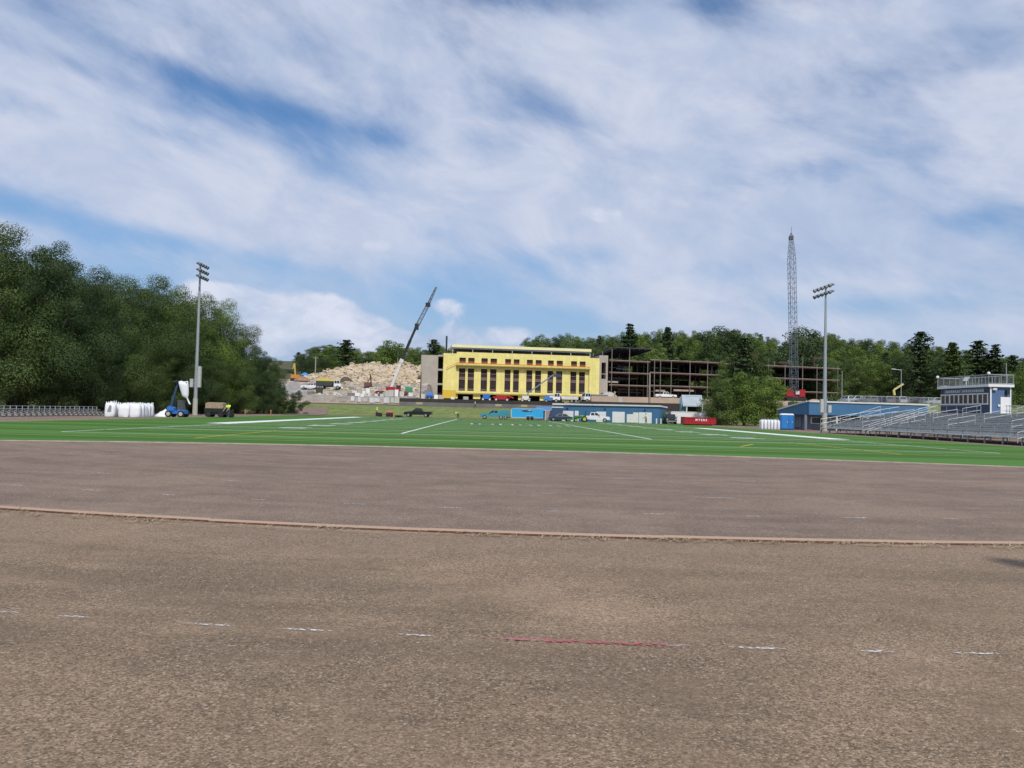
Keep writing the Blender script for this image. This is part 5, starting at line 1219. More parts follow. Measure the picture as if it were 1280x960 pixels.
def loader_tractor():
    b = thing('green_tractor', 'small green tractor with a loader parked left of the white pickup', 'tractor', gp(726, 148), R(180)); m = MB()
    m.box(-.2, 1.25, -.3, .3, .6, 1.15); m.box(-.9, -.2, -.45, .45, .75, 1.05); m.prism([(-.95, 1.05), (-.3, 1.05), (-.4, 1.12), (-.95, 1.5)], -.22, .22); m.build('body', gn, b)
    m = MB()
    for s in (-.48, .48): m.bar((.1, s, 1.0), (1.6, s, .75), .09); m.bar((1.6, s, .75), (2.0, s, .25), .09)
    m.prism([(1.9, .1), (2.5, .1), (2.2, .6), (1.9, .6)], -.7, .7); m.build('loader', gn, b); m = MB()
    for s in (-.42, .42): m.bar((-.8, s, 1.0), (-.85, s, 2.0), .06)
    m.bar((-.85, -.42, 2.0), (-.85, .42, 2.0), .06); m.build('roll_bar', dark_metal, b)
    for s in (-1, 1): wheel(b, -.6, s * .6, .52, .32, mat('rim_yellow', (.5, .4, .05))); wheel(b, .95, s * .52, .32, .22, mat('rim_yellow', (.5, .4, .05)))
loader_tractor()
def telehandler():
    b = thing('telehandler', 'blue telehandler with its boom raised high, holding up a white bag', 'telehandler', gp(221, 94), R(0)); b.scale = (.88, .88, .88); m = MB()
    m.box(-1.2, 1.25, -.5, .5, .45, .85); m.prism([(-1.15, .85), (-.2, .85), (-.25, 1.25), (-.75, 1.5), (-1.1, 1.3)], -.6, .3); m.prism([(.25, .5), (1.25, .5), (1.2, .95), (.35, 1.05)], -.62, .62); m.build('chassis', lift_blue, b)
    m = MB(); m.hexa([(.1, -.35, .9), (.95, -.35, .9), (.95, .5, .9), (.1, .5, .9)], [(.2, -.3, 2.15), (.8, -.3, 2.15), (.8, .45, 2.15), (.2, .45, 2.15)]); c = m.build('cab', mat('cab_dark', (.06, .07, .075), .3), b); m = MB(); m.box(.12, .88, -.36, .5, 2.15, 2.22); m.build('cab_roof', gr, c)
    top = Vector((.05, -.1, Zp(221, 477, 94) / .88))
    m = MB(); m.bar((-.75, -.1, 1.1), (-.45, -.1, 2.9), .32, .34); m.bar((-.45, -.1, 2.6), top, .22, .24); m.bar((-.85, -.25, .9), (-.5, -.25, 2.3), .1); m.build('boom', mat('boom_blue', (.025, .06, .11), .5), b)
    m = MB(); m.bar(top, top + Vector((-.35, 0, .12)), .25); m.box(top.x - .5, top.x + .25, -.6, .4, top.z - .08, top.z + .12); m.bar(top + Vector((.1, -.45, .0)), top + Vector((1.35, -.45, -.1)), .07); m.bar(top + Vector((.1, .25, .0)), top + Vector((1.35, .25, -.1)), .07); m.build('fork_carriage', dark_metal, b)
    for x in (-.8, .85):
        for s in (-1, 1): wheel(b, x, s * .75, .44, .34, mat('rim_pale', (.4, .4, .38)))
    g = G(221, 94); tp = Vector((g.x, g.y, 0)) + top * .88
    mb = MB(); n = 12; prof = [(1.25, -.25, .0), (1.1, -.42, .0), (.58, -.6, .02), (.52, -1.2, .08), (.46, -1.75, .12), (.4, -2.0, .1), (.1, -2.15, .15), (.08, -2.3, .5), (.13, -2.75, .82), (.15, -2.95, .98)]
    for r_, z, dx_ in [(.5, -.12, -.1), (.5, -.45, 0), (.43, -1.0, .1), (.36, -1.5, .2), (.3, -1.75, .22), (.1, -1.9, .42), (.08, -2.15, .55), (.1, -2.5, .72), (.12, -2.65, .8)]:
        for k in range(n):
            a = 2 * math.pi * k / n; q = 1 + .12 * math.cos(2 * a) + rnd.uniform(-.06, .06); zz = z + (.22 * abs(math.cos(2 * a)) if z == -.12 else 0); mb.v.append((tp.x + .72 + dx_ + r_ * q * math.cos(a), tp.y - .1 + r_ * q * math.sin(a), tp.z + zz))
    for i in range(8):
        for k in range(n): mb.f.append((i * n + k, i * n + (k + 1) % n, (i + 1) * n + (k + 1) % n, (i + 1) * n + k))
    mb.f += [tuple(range(8 * n, 9 * n)), tuple(range(n - 1, -1, -1))]
    tag(mb.build('hanging_bag', tarp_white, smooth=True), 'white bulk bag hanging from the raised forks of the blue telehandler with its spout dangling', 'bulk bag')
telehandler()
def utility_vehicle():
    b = thing('utility_vehicle', 'dark dump cart with a tan load parked at the left edge of the turf', 'utility vehicle', gp(271, 101), R(0)); m = MB()
    m.box(-1.35, 1.4, -.6, .6, .35, .62); m.prism([(-1.3, .62), (1.2, .62), (1.35, 1.12), (-1.4, 1.12)], -.72, .72); m.box(1.0, 1.75, -.55, .55, .4, .9); m.build('body', mat('dark_green_paint', (.014, .02, .016), .5), b)
    m = MB(); m.box(-1.25, .95, -.66, .66, 1.12, 1.75); m.prism([(-1.25, 1.751), (.95, 1.751), (.6, 1.86), (-.9, 1.88)], -.6, .6); m.build('load', mat('tan_load', (.33, .25, .17), .95, 0, .25, 4, .4), b)
    m = MB(); m.bar((1.6, -.2, .9), (1.5, -.2, 1.35), .05); m.box(1.35, 1.55, -.35, .1, 1.33, 1.38); m.build('steering', dark_metal, b)
    for x in (-.85, .75):
        for s in (-1, 1): wheel(b, x, s * .66, .36, .3, dark_metal)
    wheel(b, 1.7, -.5, .3, .24, dark_metal); wheel(b, 1.7, .5, .3, .24, dark_metal)
utility_vehicle()
def turf_cart():
    b = thing('turf_cart', 'small dark turf cart with an orange hood at the far end of the turf', 'cart', gp(480, 158), R(0)); m = MB()
    m.box(-1.6, -.5, -.5, .5, .35, .75); m.box(-.5, .5, -.1, .1, .38, .48); m.box(.5, 1.7, -.6, .6, .4, .85); m.build('body', mat('cart_maroon', (.06, .025, .025), .6), b)
    m = MB(); m.prism([(.45, .85), (1.7, .85), (1.6, 1.15), (.55, 1.2)], -.55, .55); m.build('orange_hood', mat('hood_orange', (.6, .2, .12), .5), b)
    for x in (-1.3, -.75, .75, 1.45):
        for s in (-1, 1): wheel(b, x, s * .5, .3, .22, dark_metal)
turf_cart()
g = gp(492, 154); m = MB(); m.lathe([(.28, 0), (.28, .05), (.16, .06), (.04, .7), (0.01, .72)], g); tag(m.build('traffic_cone', orange), 'orange cone standing right of the turf cart', 'cone')
for x, lab in ((500, 'dark low case lying left of the black pickup'), (496.6, 'flat dark mat lying right of the orange cone')):
    g = gp(x, 156); m = MB(); m.prism([(-.55, 0), (.55, 0), (.5, .3), (-.5, .34)], -.4, .4); m.box(-.1, .1, -.06, .06, .34, .4); o = tag(m.build('equipment_case', dark_metal), lab, 'case'); o.location = g

# ------------------------------------------------------------------ people
skin = mat('skin', (.42, .26, .19), .6, 0, .05, 8); hiviz = mat('hi_vis_yellow', (.62, .9, .05), .7, 0, .05, 3); jeans = mat('dark_trousers', (.05, .06, .09), .85, 0, .15, 5); hat_w = mat('hard_hat_white', (.72, .72, .7), .4); hair_m = mat('brown_hair', (.06, .04, .03), .8)
def skin_mesh(pts, edges, rad, name, m, parent, root=0):
    me = bpy.data.meshes.new(name); me.from_pydata(pts, edges, []); o = bpy.data.objects.new(name, me); COL.objects.link(o)
    md_ = o.modifiers.new('skin', 'SKIN'); md_.use_smooth_shade = True
    for i, r_ in enumerate(rad): me.skin_vertices[0].data[i].radius = (r_, r_); me.skin_vertices[0].data[i].use_root = (i == root)
    s_ = o.modifiers.new('sub', 'SUBSURF'); s_.levels = s_.render_levels = 1
    dg = bpy.context.evaluated_depsgraph_get(); me2 = bpy.data.meshes.new_from_object(o.evaluated_get(dg)); bpy.data.objects.remove(o)
    me2.materials.clear(); me2.materials.append(m); o = bpy.data.objects.new(name, me2); COL.objects.link(o)
    if parent: o.parent = parent
    return o
def person(label, loc, rz, bend=0.0, stride=.12, arm=.25, hat=None, top=hiviz, knee=0.0):
    b = thing('person', label, 'person', loc, rz); b.scale = (1.06, 1.06, 1.06); pel = Vector((0, 0, .95 - knee * .25)); Mx = Matrix.Rotation(bend, 3, 'Y')
    up = lambda x, y, z: pel + Mx @ Vector((x, y, z - .95))
    P_, E_, Rr = [], [], []
    def add(p, r_, par=None):
        P_.append(Vector(p)); Rr.append(r_)
        if par is not None: E_.append((par, len(P_) - 1))
        return len(P_) - 1
    ip = add(pel, .13); ic = add(up(.01, 0, 1.18), .125, ip); ich = add(up(0, 0, 1.38), .13, ic); inn = add(up(.01, 0, 1.5), .055, ich); ih = add(up(.03, 0, 1.6), .085, inn); it = add(up(.03, 0, 1.7), .075, ih); add(up(.125, 0, 1.6), .018, ih)
    arms = []
    for s in (-1, 1):
        a = add(up(0, s * .17, 1.42), .065, ich); sh = P_[a]; e_ = add(sh + Vector((arm * .25 + .02, s * .07, -.27)), .045, a); w_ = add(P_[e_] + Vector((arm * .5 + .04, -s * .01, -.24)), .032, e_); h_ = add(P_[w_] + Vector((arm * .15 + .02, 0, -.08)), .034, w_); arms.append((a, e_, w_))
        for k, (dy, ln_) in enumerate(((-.028, .075), (-.009, .088), (.01, .082), (.028, .065))): f1 = add(P_[h_] + Vector((.008, dy, -ln_ * .55)), .009, h_); add(P_[f1] + Vector((.022, 0, -ln_ * .45)), .008, f1)
        add(P_[h_] + Vector((.045, -s * .01, -.035)), .01, h_)
    legs = []
    for k, s in enumerate((-1, 1)):
        st = stride * (1 if k else -1); hp = add(pel + Vector((0, s * .09, -.04)), .09, ip); kn = add((st * .6 + .03 + knee * .3, s * .1, .5 - knee * .06), .06, hp); an = add((st - .01, s * .1, .09), .045, kn); add((st + .17, s * .11, .045), .04, an); legs.append((hp, kn, an))
    skin_mesh(P_, E_, Rr, 'body', skin, b)
    tp = [P_[ip] * .3 + P_[ic] * .7, P_[ic], P_[ich], P_[ich] * .55 + P_[inn] * .45]; te = [(0, 1), (1, 2), (2, 3)]; tr = [.165, .16, .165, .075]
    for a, e_, w_ in arms: n = len(tp); tp += [P_[a], P_[a] * .25 + P_[e_] * .75]; te += [(2, n), (n, n + 1)]; tr += [.09, .068]
    skin_mesh(tp, te, tr, 'shirt', top, b)
    lp, le, lr = [P_[ip] + Vector((0, 0, .1)), P_[ip]], [(0, 1)], [.155, .155]
    for hp, kn, an in legs: n = len(lp); lp += [P_[hp], P_[kn], P_[an] + Vector((0, 0, .02))]; le += [(1, n), (n, n + 1), (n + 1, n + 2)]; lr += [.108, .078, .068]
    skin_mesh(lp, le, lr, 'trousers', jeans, b, 1)
    hd = (P_[ih] + P_[it]) / 2; ax_ = (Mx @ Vector((0, 0, 1))); m = MB()
    m.lathe([(.115, .02), (.12, .05), (.105, .1), (.06, .135), (.01, .145)] if hat else [(.1, .03), (.104, .07), (.085, .115), (.02, .13)], (0, 0, 0), 12)
    if hat: m.lathe([(.15, .012), (.15, .022)], (.02, 0, 0), 12)
    o = m.build('hard_hat' if hat else 'hair', hat or hair_m, b, True); o.location = hd - ax_ * .03; o.rotation_euler = (0, bend, 0)
    for s in (-1, 1): m = MB(); m.lathe([(.002, -.012), (.012, 0), (.002, .012)], up(.112, s * .033, 1.635), 6); m.build('eye', dark_metal, b)
    return b
person('worker in a hi-vis yellow shirt standing by the dark utility vehicle', gp(285.5, 96.5), R(255), .15, .2, .6)
person('worker in a hi-vis yellow shirt standing behind the small turf cart', gp(470.8, 157), R(-20), .05, .1, .4, hat_w)
person('worker in hi-vis yellow bending down to the turf left of the teal pickup', gp(572.5, 150), R(190), 1.25, .2, .1)
person('worker in a hi-vis yellow shirt standing before the right garage door', gp(807.5, 146), R(160), .05, .12, .4)
b = person('worker in hi-vis yellow standing in front of the steel frame by the gravel heap', tuple(S(768.5, 222)), R(200), .02, .1, .3, hat_w)
person('person in a white shirt walking along the verge left of the teal pickup', (G(593.5, 186).x, 186, H(G(593.5, 186).x, 186) + .04), R(180), .0, .25, .3, None, white_d)

# ------------------------------------------------------------------ bulk bags
def bag_proto(label, loc, rz=0.0, group=None, w_=.52, h=1.42, seed=1):
    r = random.Random(seed); b = thing('bulk_bag', label, 'bulk bag', loc, rz, group); mb = MB(); n = 24
    for z, f, q in ((0, .95, 7), (.06, 1.0, 8), (h * .3, 1.05, 8), (h * .6, 1.04, 8), (h * .86, .99, 9), (h * .94, .86, 5), (h * .98, .45, 2)):
        for k in range(n):
            a = 2 * math.pi * (k + .5) / n; c, s = math.cos(a), math.sin(a); sq = 1 / (abs(c) ** q + abs(s) ** q) ** (1 / q); rr = w_ * f * sq * r.uniform(.955, 1.04); mb.v.append((rr * c, rr * s, z + (r.uniform(-.05, .05) if z > .5 else 0)))
    for i in range(6):
        for k in range(n): mb.f.append((i * n + k, i * n + (k + 1) % n, (i + 1) * n + (k + 1) % n, (i + 1) * n + k))
    mb.f += [tuple(range(n - 1, -1, -1)), tuple(range(6 * n, 7 * n))]; mb.build('sack', tarp_white, b, True)
    m = MB()
    for sx in (-1, 1):
        for sy in (-1, 1): x, y = sx * w_ * .78, sy * w_ * .78; m.path([(x, y, h * .86), (x * .96, y * .8, h + .12 + r.uniform(-.05, .08)), (x * .75, y * .95, h * .9)], .035, 5)
    m.build('lifting_loop', tarp_white, b); m = MB(); m.lathe([(.2, h * .9), (.12, h + .02), (.17, h + .14), (.02, h + .12)], (0, 0, 0), 8); m.build('tied_spout', tarp_white, b); return b
b0 = None; c0 = G(169.5, 86.2, 0); rot = R(9)
labs = {(0, 0): 'white bulk bag at the front right corner of the left bag stack', (1, 0): 'white bulk bag second from the right in the front row of the left stack'}
protos = [bag_proto('white bulk bag at the front right corner of the left bag stack', (c0.x, c0.y, 0), rot, 'white bulk bags stacked by the left wood', seed=2), None]
protos[1] = bag_proto(labs[(1, 0)], (c0.x - 1.12, c0.y - .15, 0), rot, 'white bulk bags stacked by the left wood', seed=5)
for i in range(2):
    for j in range(1, 5):
        c = copy_tree(protos[(i + j) % 2]); c.location = (c0.x - 1.12 * i - .16 * j, c0.y - .15 * i + 1.1 * j, 0); c.rotation_euler = (0, 0, rot + rnd.uniform(-.1, .1)); c.scale = (1, 1, rnd.uniform(.95, 1.05))
        c['label'] = f'white bulk bag in the {["right", "left"][i]} file of the left bag stack, {["second", "third", "fourth", "last"][j - 1]} from the front'
c = copy_tree(protos[0]); c.location = (G(138.5, 86.5).x, 86.5, 0); c.scale = (1, 1, 1.08); c['label'] = 'white bulk bag with a grey printed patch standing apart at the left of the stack'
m = MB(); m.prism([(-.22, .5), (.2, .5), (.2, 1.12), (.02, 1.18), (-.12, .85)], -.575, -.56); m.build('printed_patch', mat('print_grey', (.25, .28, .26), .8), c)
c = copy_tree(protos[1]); c.location = (G(144.3, 87.9).x, 87.9, 0); c['label'] = 'white bulk bag in the shade just behind the bag with the grey print'
p = thing('empty_bag_pile', 'crumpled heap of empty white bags on the ground left of the blue telehandler', 'bag pile', gp(204, 96)); m = MB()
for k in range(9):
    for j in range(10): a = 2 * math.pi * j / 10; f = (1, .8, .62, .4, .2, .1, .05, .03, .02)[k]; m.v.append((1.05 * f * math.cos(a) * rnd.uniform(.8, 1.15) + .3 * (k / 8), .7 * f * math.sin(a), [0, .2, .4, .58, .72, .8, .84, .86, .87][k] * rnd.uniform(.9, 1.1)))
for k in range(8):
    for j in range(10): m.f.append((k * 10 + j, k * 10 + (j + 1) % 10, (k + 1) * 10 + (j + 1) % 10, (k + 1) * 10 + j))
m.build('bags', tarp_white, p)
ordw = ['leftmost', 'second', 'third', 'fourth', 'fifth', 'rightmost']
for k in range(6):
    c = copy_tree(protos[k % 2]); x = 952.3 + 4.1 * k; c.location = (*gp(x, 112 - .3 * k)[:2], 0); c.rotation_euler = (0, 0, rnd.uniform(-.2, .2)); c.scale = (.47, .7, .9); c['group'] = 'white bulk bags beside the porta potties'
    c['label'] = f'{ordw[k]} white bulk bag of the row left of the blue porta potties' if k in (0, 5) else f'white bulk bag, {ordw[k]} from the left in the row beside the porta potties'
def pallet(label, loc, w_, d_, h, rz=0, group=None):
    b = thing('wrapped_pallet', label, 'pallet', loc, rz, group); m = MB()
    for k in range(3): x = -w_ / 2 + .08 + (w_ - .16) * k / 2; m.box(x - .06, x + .06, -d_ / 2, d_ / 2, 0, .1)
    m.box(-w_ / 2, w_ / 2, -d_ / 2, d_ / 2, .102, .13); m.build('pallet_base', wood, b)
    m = MB(); e = .06; m.hexa([(-w_ / 2 + e, -d_ / 2 + e, .132), (w_ / 2 - e, -d_ / 2 + e, .132), (w_ / 2 - e, d_ / 2 - e, .132), (-w_ / 2 + e, d_ / 2 - e, .132)], [(-w_ / 2 + e * 1.4, -d_ / 2 + e, h), (w_ / 2 - e, -d_ / 2 + e * 1.5, h - .03), (w_ / 2 - e * 1.3, d_ / 2 - e, h), (-w_ / 2 + e, d_ / 2 - e, h)]); m.build('wrapped_goods', white_d, b); return b
pallet('low white wrapped pallet between the two right garage doors, left one', gp(787, 147.5), 1.3, 1.0, 1.65); pallet('tall white wrapped pallet leaning beside the right garage door', gp(794.2, 148), 1.1, 1.0, 2.0)
# porta potties
def porta(label, loc, rz):
    b = thing('portable_toilet', label, 'portable toilet', loc, rz, 'blue portable toilets'); m = MB(); h = 2.05
    m.box(-.55, .55, -.55, .55, .1, h)
    for s in (-1, 1): m.box(s * .5 - .06, s * .5 + .06, -.58, .58, .12, h - .05); m.box(-.58, .58, s * .5 - .06, s * .5 + .06, .12, h - .05)
    m.build('cabin', mat('porta_blue', (.02, .14, .44), .45, 0, .08, 2), b); m = MB(); m.box(-.42, .42, -.6, -.585, .18, 1.95); dr = m.build('door', mat('porta_door', (.03, .2, .52), .4), b); m = MB(); m.box(.28, .36, -.64, -.601, 1.0, 1.15); m.build('handle', white_d, dr)
    m = MB(); m.hexa([(-.6, -.6, h), (.6, -.6, h), (.6, .6, h), (-.6, .6, h)], [(-.4, -.5, h + .2), (.4, -.5, h + .2), (.4, .5, h + .2), (-.4, .5, h + .2)]); m.build('roof', mat('porta_roof', (.62, .66, .68), .6), b); m = MB(); m.box(-.6, .6, -.6, .6, 0, .1); m.build('skid', dark_metal, b); return b
porta('left one of the two blue portable toilets', gp(980, 110.5), R(-8)); porta('right one of the two blue portable toilets', gp(986.5, 112), R(-12))

# ------------------------------------------------------------------ cranes and lifts
def lattice(m, p, q, w0, w1, n, r_, up=(0, 1, 0)):
    p, q = Vector(p), Vector(q); d = (q - p).normalized(); a = d.cross(Vector(up)).normalized(); c = a.cross(d).normalized()
    def cor(t, k): w_ = w0 + (w1 - w0) * t; s = [(-1, -1), (1, -1), (1, 1), (-1, 1)][k]; return p.lerp(q, t) + a * (s[0] * w_ / 2) + c * (s[1] * w_ / 2)
    for k in range(4): m.tube(cor(0, k), cor(1, k), r_, r_, 5)
    for i in range(n):
        for k in range(4):
            k2 = (k + 1) % 4; t0, t1 = i / n, (i + 1) / n
            m.tube(cor(t0, k if i % 2 else k2), cor(t1, k2 if i % 2 else k), r_ * .6, r_ * .6, 4, False); m.tube(cor(t1, k), cor(t1, k2), r_ * .5, r_ * .5, 4, False)
def crawler_crane():
    d = 212; z0 = SZ(993, d); g = G(993, d, z0); b = thing('crawler_crane', 'red crawler crane with a very tall lattice boom standing by the steel frame', 'crane', (g.x, g.y, z0))
    m = MB()
    for s in (-1, 1): m.prism([(-2.6, .25), (-2.3, 0), (2.3, 0), (2.6, .25), (2.6, .7), (2.3, .95), (-2.3, .95), (-2.6, .7)], s * 1.8 - .4, s * 1.8 + .4)
    m.build('track', dark_metal, b); m = MB(); m.box(-2.5, 2.5, -1.3, 1.3, .96, 1.3); m.build('turntable', rust, b)
    m = MB(); m.box(-2.4, -.8, -1.5, 1.5, 1.3, 3.2); m.box(.75, 2.3, -1.5, 1.5, 1.3, 3.2); m.box(-.8, .75, -1.2, 1.2, 1.3, 1.9); m.build('counterweight_body', red_p, b)
    m = MB(); m.box(-.2, .75, -1.56, -1.2, 1.9, 2.8); m.build('cab', white_d, b)
    top = P(989, 291, d) - Vector((g.x, g.y, z0)); bot = Vector((-.4, -1.0, 1.7)); m = MB(); t1 = bot.lerp(top, .05); t2 = bot.lerp(top, .84)
    lattice(m, bot, t1, .9, 1.65, 2, .07); lattice(m, t1, t2, 1.65, 1.65, 26, .065); lattice(m, t2, bot.lerp(top, .975), 1.65, .75, 8, .055); lattice(m, bot.lerp(top, .975), top, .75, .15, 2, .06); m.build('lattice_boom', mat('boom_steel', (.15, .18, .21), .6, .3, .15, 1), b)
    m = MB(); m.box(top.x - .5, top.x + .5, top.y - .5, top.y + .5, top.z - 1.9, top.z - .9); m.bar(top, top + Vector((.1, 0, 1.6)), .08); m.build('boom_head', mat('head_grey', (.09, .085, .095), .6), b)
    m = MB()
    for s in (-.35, .35): m.tube((s, 1.2, 4.5), top + Vector((s * .4, .3, -.8)), .03, n=4); m.bar((s * 2, 1.2, 1.9), (s, 1.2, 4.6), .2)
    m.build('pendant', dark_metal, b)
crawler_crane()
def mobile_crane():
    d = 210; z0 = SZ(489, d); g = G(489, d, z0); O = Vector((g.x, g.y, z0)); b = thing('mobile_crane', 'red mobile crane with a white and black telescopic boom leaning up to the right', 'crane', O)
    m = MB(); m.box(-4, 4.5, -1.25, 1.25, .6, 1.3); m.build('chassis', mat('crane_maroon', (.25, .03, .04), .5), b); m = MB(); m.box(-1.3, .9, -1.2, 1.2, 1.31, 2.4); m.build('turret', red_p, b); m = MB(); m.box(1.35, 2.5, -1.2, -.1, 1.31, 2.9); c = m.build('cab', red_p, b); m = MB(); m.box(1.5, 2.51, -1.215, -.3, 2.0, 2.75); m.build('window', glass, c)
    for x in (-3.2, -1.9, 1.6, 3.1):
        for s in (-1, 1): wheel(b, x, s * 1.15, .58, .4)
    pt = lambda x, y: P(x, y, d) - O
    m = MB(); m.bar(pt(487.5, 489), pt(502, 451), .72, .72); m.build('lower_boom', white_d, b); m = MB(); m.bar(pt(502, 451), pt(513, 425), .68, .68); m.bar(pt(513, 425), pt(521, 407), .56, .56); m.build('upper_boom', mat('boom_black', (.02, .021, .024), .5), b)
    m = MB(); m.bar(pt(501, 453.5), pt(503, 449), 1.0, 1.0); m.build('boom_collar', white_d, b); h = pt(521, 408); m = MB(); m.box(h.x - .5, h.x + .45, h.y - .5, h.y + .5, h.z - .9, h.z + .7); m.bar(h + Vector((-.7, 0, -1.6)), h + Vector((-.2, 0, .2)), .5); m.build('boom_head', dark_metal, b)
    m = MB(); lattice(m, pt(521.5, 407), pt(535, 381), .85, .75, 9, .06); lattice(m, pt(535, 381), pt(545.3, 359), .6, .3, 9, .08); m.build('jib', mat('jib_grey', (.16, .17, .19), .5, .2), b); j = pt(535, 381); m = MB(); m.box(j.x - .6, j.x + .6, j.y - .5, j.y + .5, j.z - .5, j.z + .5); m.build('jib_joint', dark_metal, b)
    m = MB(); m.bar(O - O + Vector((-.6, 0, 2.3)), pt(492, 476), .35); m.build('lift_cylinder', steel, b)
mobile_crane()
def boom_lift(label, x, d, pts, armm, basem, basket=True, rz=0, sx=1.0):
    z0 = SZ(x, d); g = G(x, d, z0); O = Vector((g.x, g.y, z0)); b = thing('boom_lift', label, 'boom lift', O)
    m = MB(); m.box(-1.3 * sx, 1.3 * sx, -1, 1, .5, 1.0); m.box(-1.0 * sx, .9 * sx, -.8, .8, 1.0, 1.7); m.build('base', basem, b)
    for xx in (-.95, .95):
        for s in (-1, 1): wheel(b, xx * sx, s * .95, .45, .35, white_d)
    m = MB(); q = [P(px, py, d) - O for px, py in pts]
    for k, (a, c) in enumerate(zip(q, q[1:])): w_ = .42 - .08 * k; m.bar(a, c, w_, w_)
    m.build('boom', armm, b)
    if basket: e = q[-1]; m = MB(); m.box(e.x - .2, e.x + 1.8, e.y - .5, e.y + .5, e.z - .9, e.z - .8); [m.bar((e.x - .2 + 2 * (k % 2), e.y - .5 + (k // 2), e.z - .9), (e.x - .2 + 2 * (k % 2), e.y - .5 + (k // 2), e.z + .25), .06) for k in range(4)]; m.box(e.x - .2, e.x + 1.8, e.y - .52, e.y - .5, e.z - .75, e.z - .1); m.path([(e.x - .2, e.y - .5, e.z + .22), (e.x + 1.8, e.y - .5, e.z + .22), (e.x + 1.8, e.y + .5, e.z + .22), (e.x - .2, e.y + .5, e.z + .22), (e.x - .2, e.y - .5, e.z + .22)], .04); m.build('basket', mat('basket_dark', (.05, .06, .08), .6), b)
boom_lift('blue boom lift with its long arm raised across the yellow facade', 657, 226, [(658, 496), (660.5, 491), (693, 467.5)], mat('arm_greyblue', (.16, .22, .27), .5), white_d)
boom_lift('orange lift with a raised pale yellow arm in the car park', 1121, 182, [(1118, 494), (1117, 487.5), (1129, 480)], mat('arm_yellow', (.6, .52, .2), .5), mat('lift_orange', (.7, .16, .03), .5), False, 0, 1.0)
boom_lift('red lift folded low in front of the yellow building', 627, 222, [(642, 497.5), (634, 494.5), (616, 496.5)], red_p, red_p, False, 0, 1.6)
boom_lift('blue lift parked left of the red lift in front of the yellow building', 608, 224, [(605, 496), (609, 493.5), (613, 494)], lift_blue, lift_blue, False)
def excavator():
    d = 246; p = S(371, d); b = thing('excavator', 'orange excavator with its arm up at the left edge of the rubble site', 'excavator', p); m = MB()
    for s in (-1, 1): m.prism([(-1.7, .2), (-1.4, 0), (1.4, 0), (1.7, .2), (1.7, .6), (1.4, .8), (-1.4, .8), (-1.7, .6)], s * 1.0 - .3, s * 1.0 + .3)
    m.build('track', dark_metal, b); m = MB(); m.box(-1.6, 1.1, -1.2, 1.2, .9, 2.0); m.build('body', mat('digger_orange', (.5, .22, .05), .5), b); m = MB(); m.box(.1, 1.2, -1.1, -.1, 2.0, 3.0); m.build('cab', mat('cab_dark', (.06, .07, .075), .3), b); m = MB(); m.bar((-.5, 0, 2), (-.9, 0, 5.6), .4); m.bar((-.9, 0, 5.6), (-1.4, 0, 3.6), .3); m.build('arm', mat('digger_yellow', (.5, .36, .08), .5), b); m = MB(); m.prism([(-1.8, 2.9), (-1.1, 3.0), (-1.2, 3.7), (-1.6, 3.6)], -.5, .5); m.build('bucket', dark_metal, b)
excavator()
def drill_rig():
    p = S(461, 236); b = thing('drill_rig', 'dark red drill rig standing on the rubble mound', 'drill rig', p); m = MB()
    for s in (-1, 1): m.prism([(-1.3, .2), (-1.1, 0), (1.1, 0), (1.3, .2), (1.3, .5), (1.1, .7), (-1.3, .6)], s * .9 - .25, s * .9 + .25)
    m.build('track', dark_metal, b); m = MB(); m.box(-1.3, .6, -.9, .9, .75, 1.8); m.build('body', mat('rig_red', (.17, .06, .05), .6), b); m = MB(); m.bar((.8, 0, .5), (.3, 0, 4.2), .35); m.bar((-.4, 0, 1.8), (.4, 0, 3.2), .2); m.build('mast', mat('rig_mast', (.1, .05, .04), .6), b)
drill_rig()
q = S(389, 226); pickup('white pickup truck parked on the site track below the orange excavator', wh, q, R(180))
q = S(832, 214); pickup('white pickup truck parked in front of the steel frame right of the weathered pole', wh, q, R(0))
q = S(375, 252); p = thing('blue_canopy', 'small bright blue canopy beside the orange excavator', 'canopy', S(381, 250)); m = MB(); m.hexa([(-1.2, -1, 1.9), (1.2, -1, 1.9), (1.2, 1, 1.9), (-1.2, 1, 1.9)], [(-.3, -.2, 2.7), (.3, -.2, 2.7), (.3, .2, 2.7), (-.3, .2, 2.7)]); m.build('cover', mat('tarp_blue', (.04, .25, .6), .6), p); m = MB()
for sx_ in (-1.1, 1.1):
    for sy in (-.9, .9): m.bar((sx_, sy, 0), (sx_, sy, 1.9), .08)
m.build('leg', steel, p)
def truck(label, x, d, rz, bedm, cover=None, boxh=1.3):
    b = thing('dump_truck', label, 'truck', S(x, d), rz); m = MB(); m.box(-3.4, 3.0, -.5, .5, .6, .9); m.build('chassis', dark_metal, b)
    m = MB(); m.prism([(-3.4, .95), (1.1, .95), (1.4, .95 + boxh), (-3.4, .95 + boxh)], -1.2, 1.2); m.build('dump_bed', bedm, b); B = MB(); B.box(1.6, 3.6, -1.1, 1.1, .75, 1.5); wins = cab(B, b, 1.6, 3.4, 1.65, 3.1, 1.5, 2.6, 2.2, 2.0); B.build('cab', wh, b)
    for pq, o in wins: pane(b, pq, o)
    if cover: m = MB(); m.prism([(-3.3, .96 + boxh), (1.3, .96 + boxh), (.6, 1.5 + boxh), (-2.5, 1.55 + boxh)], -1.1, 1.1); m.build('load_cover', cover, b)
    for xx in (2.7, -1.6, -2.8):
        for s in (-1, 1): wheel(b, xx, s * 1.0, .5, .35)
truck('dump truck with a dark bed, bright yellow cover and white cab on the rubble site', 411, 226, 0, mat('bed_dark', (.045, .05, .055), .6), mat('cover_yellow', (.62, .52, .03), .6))
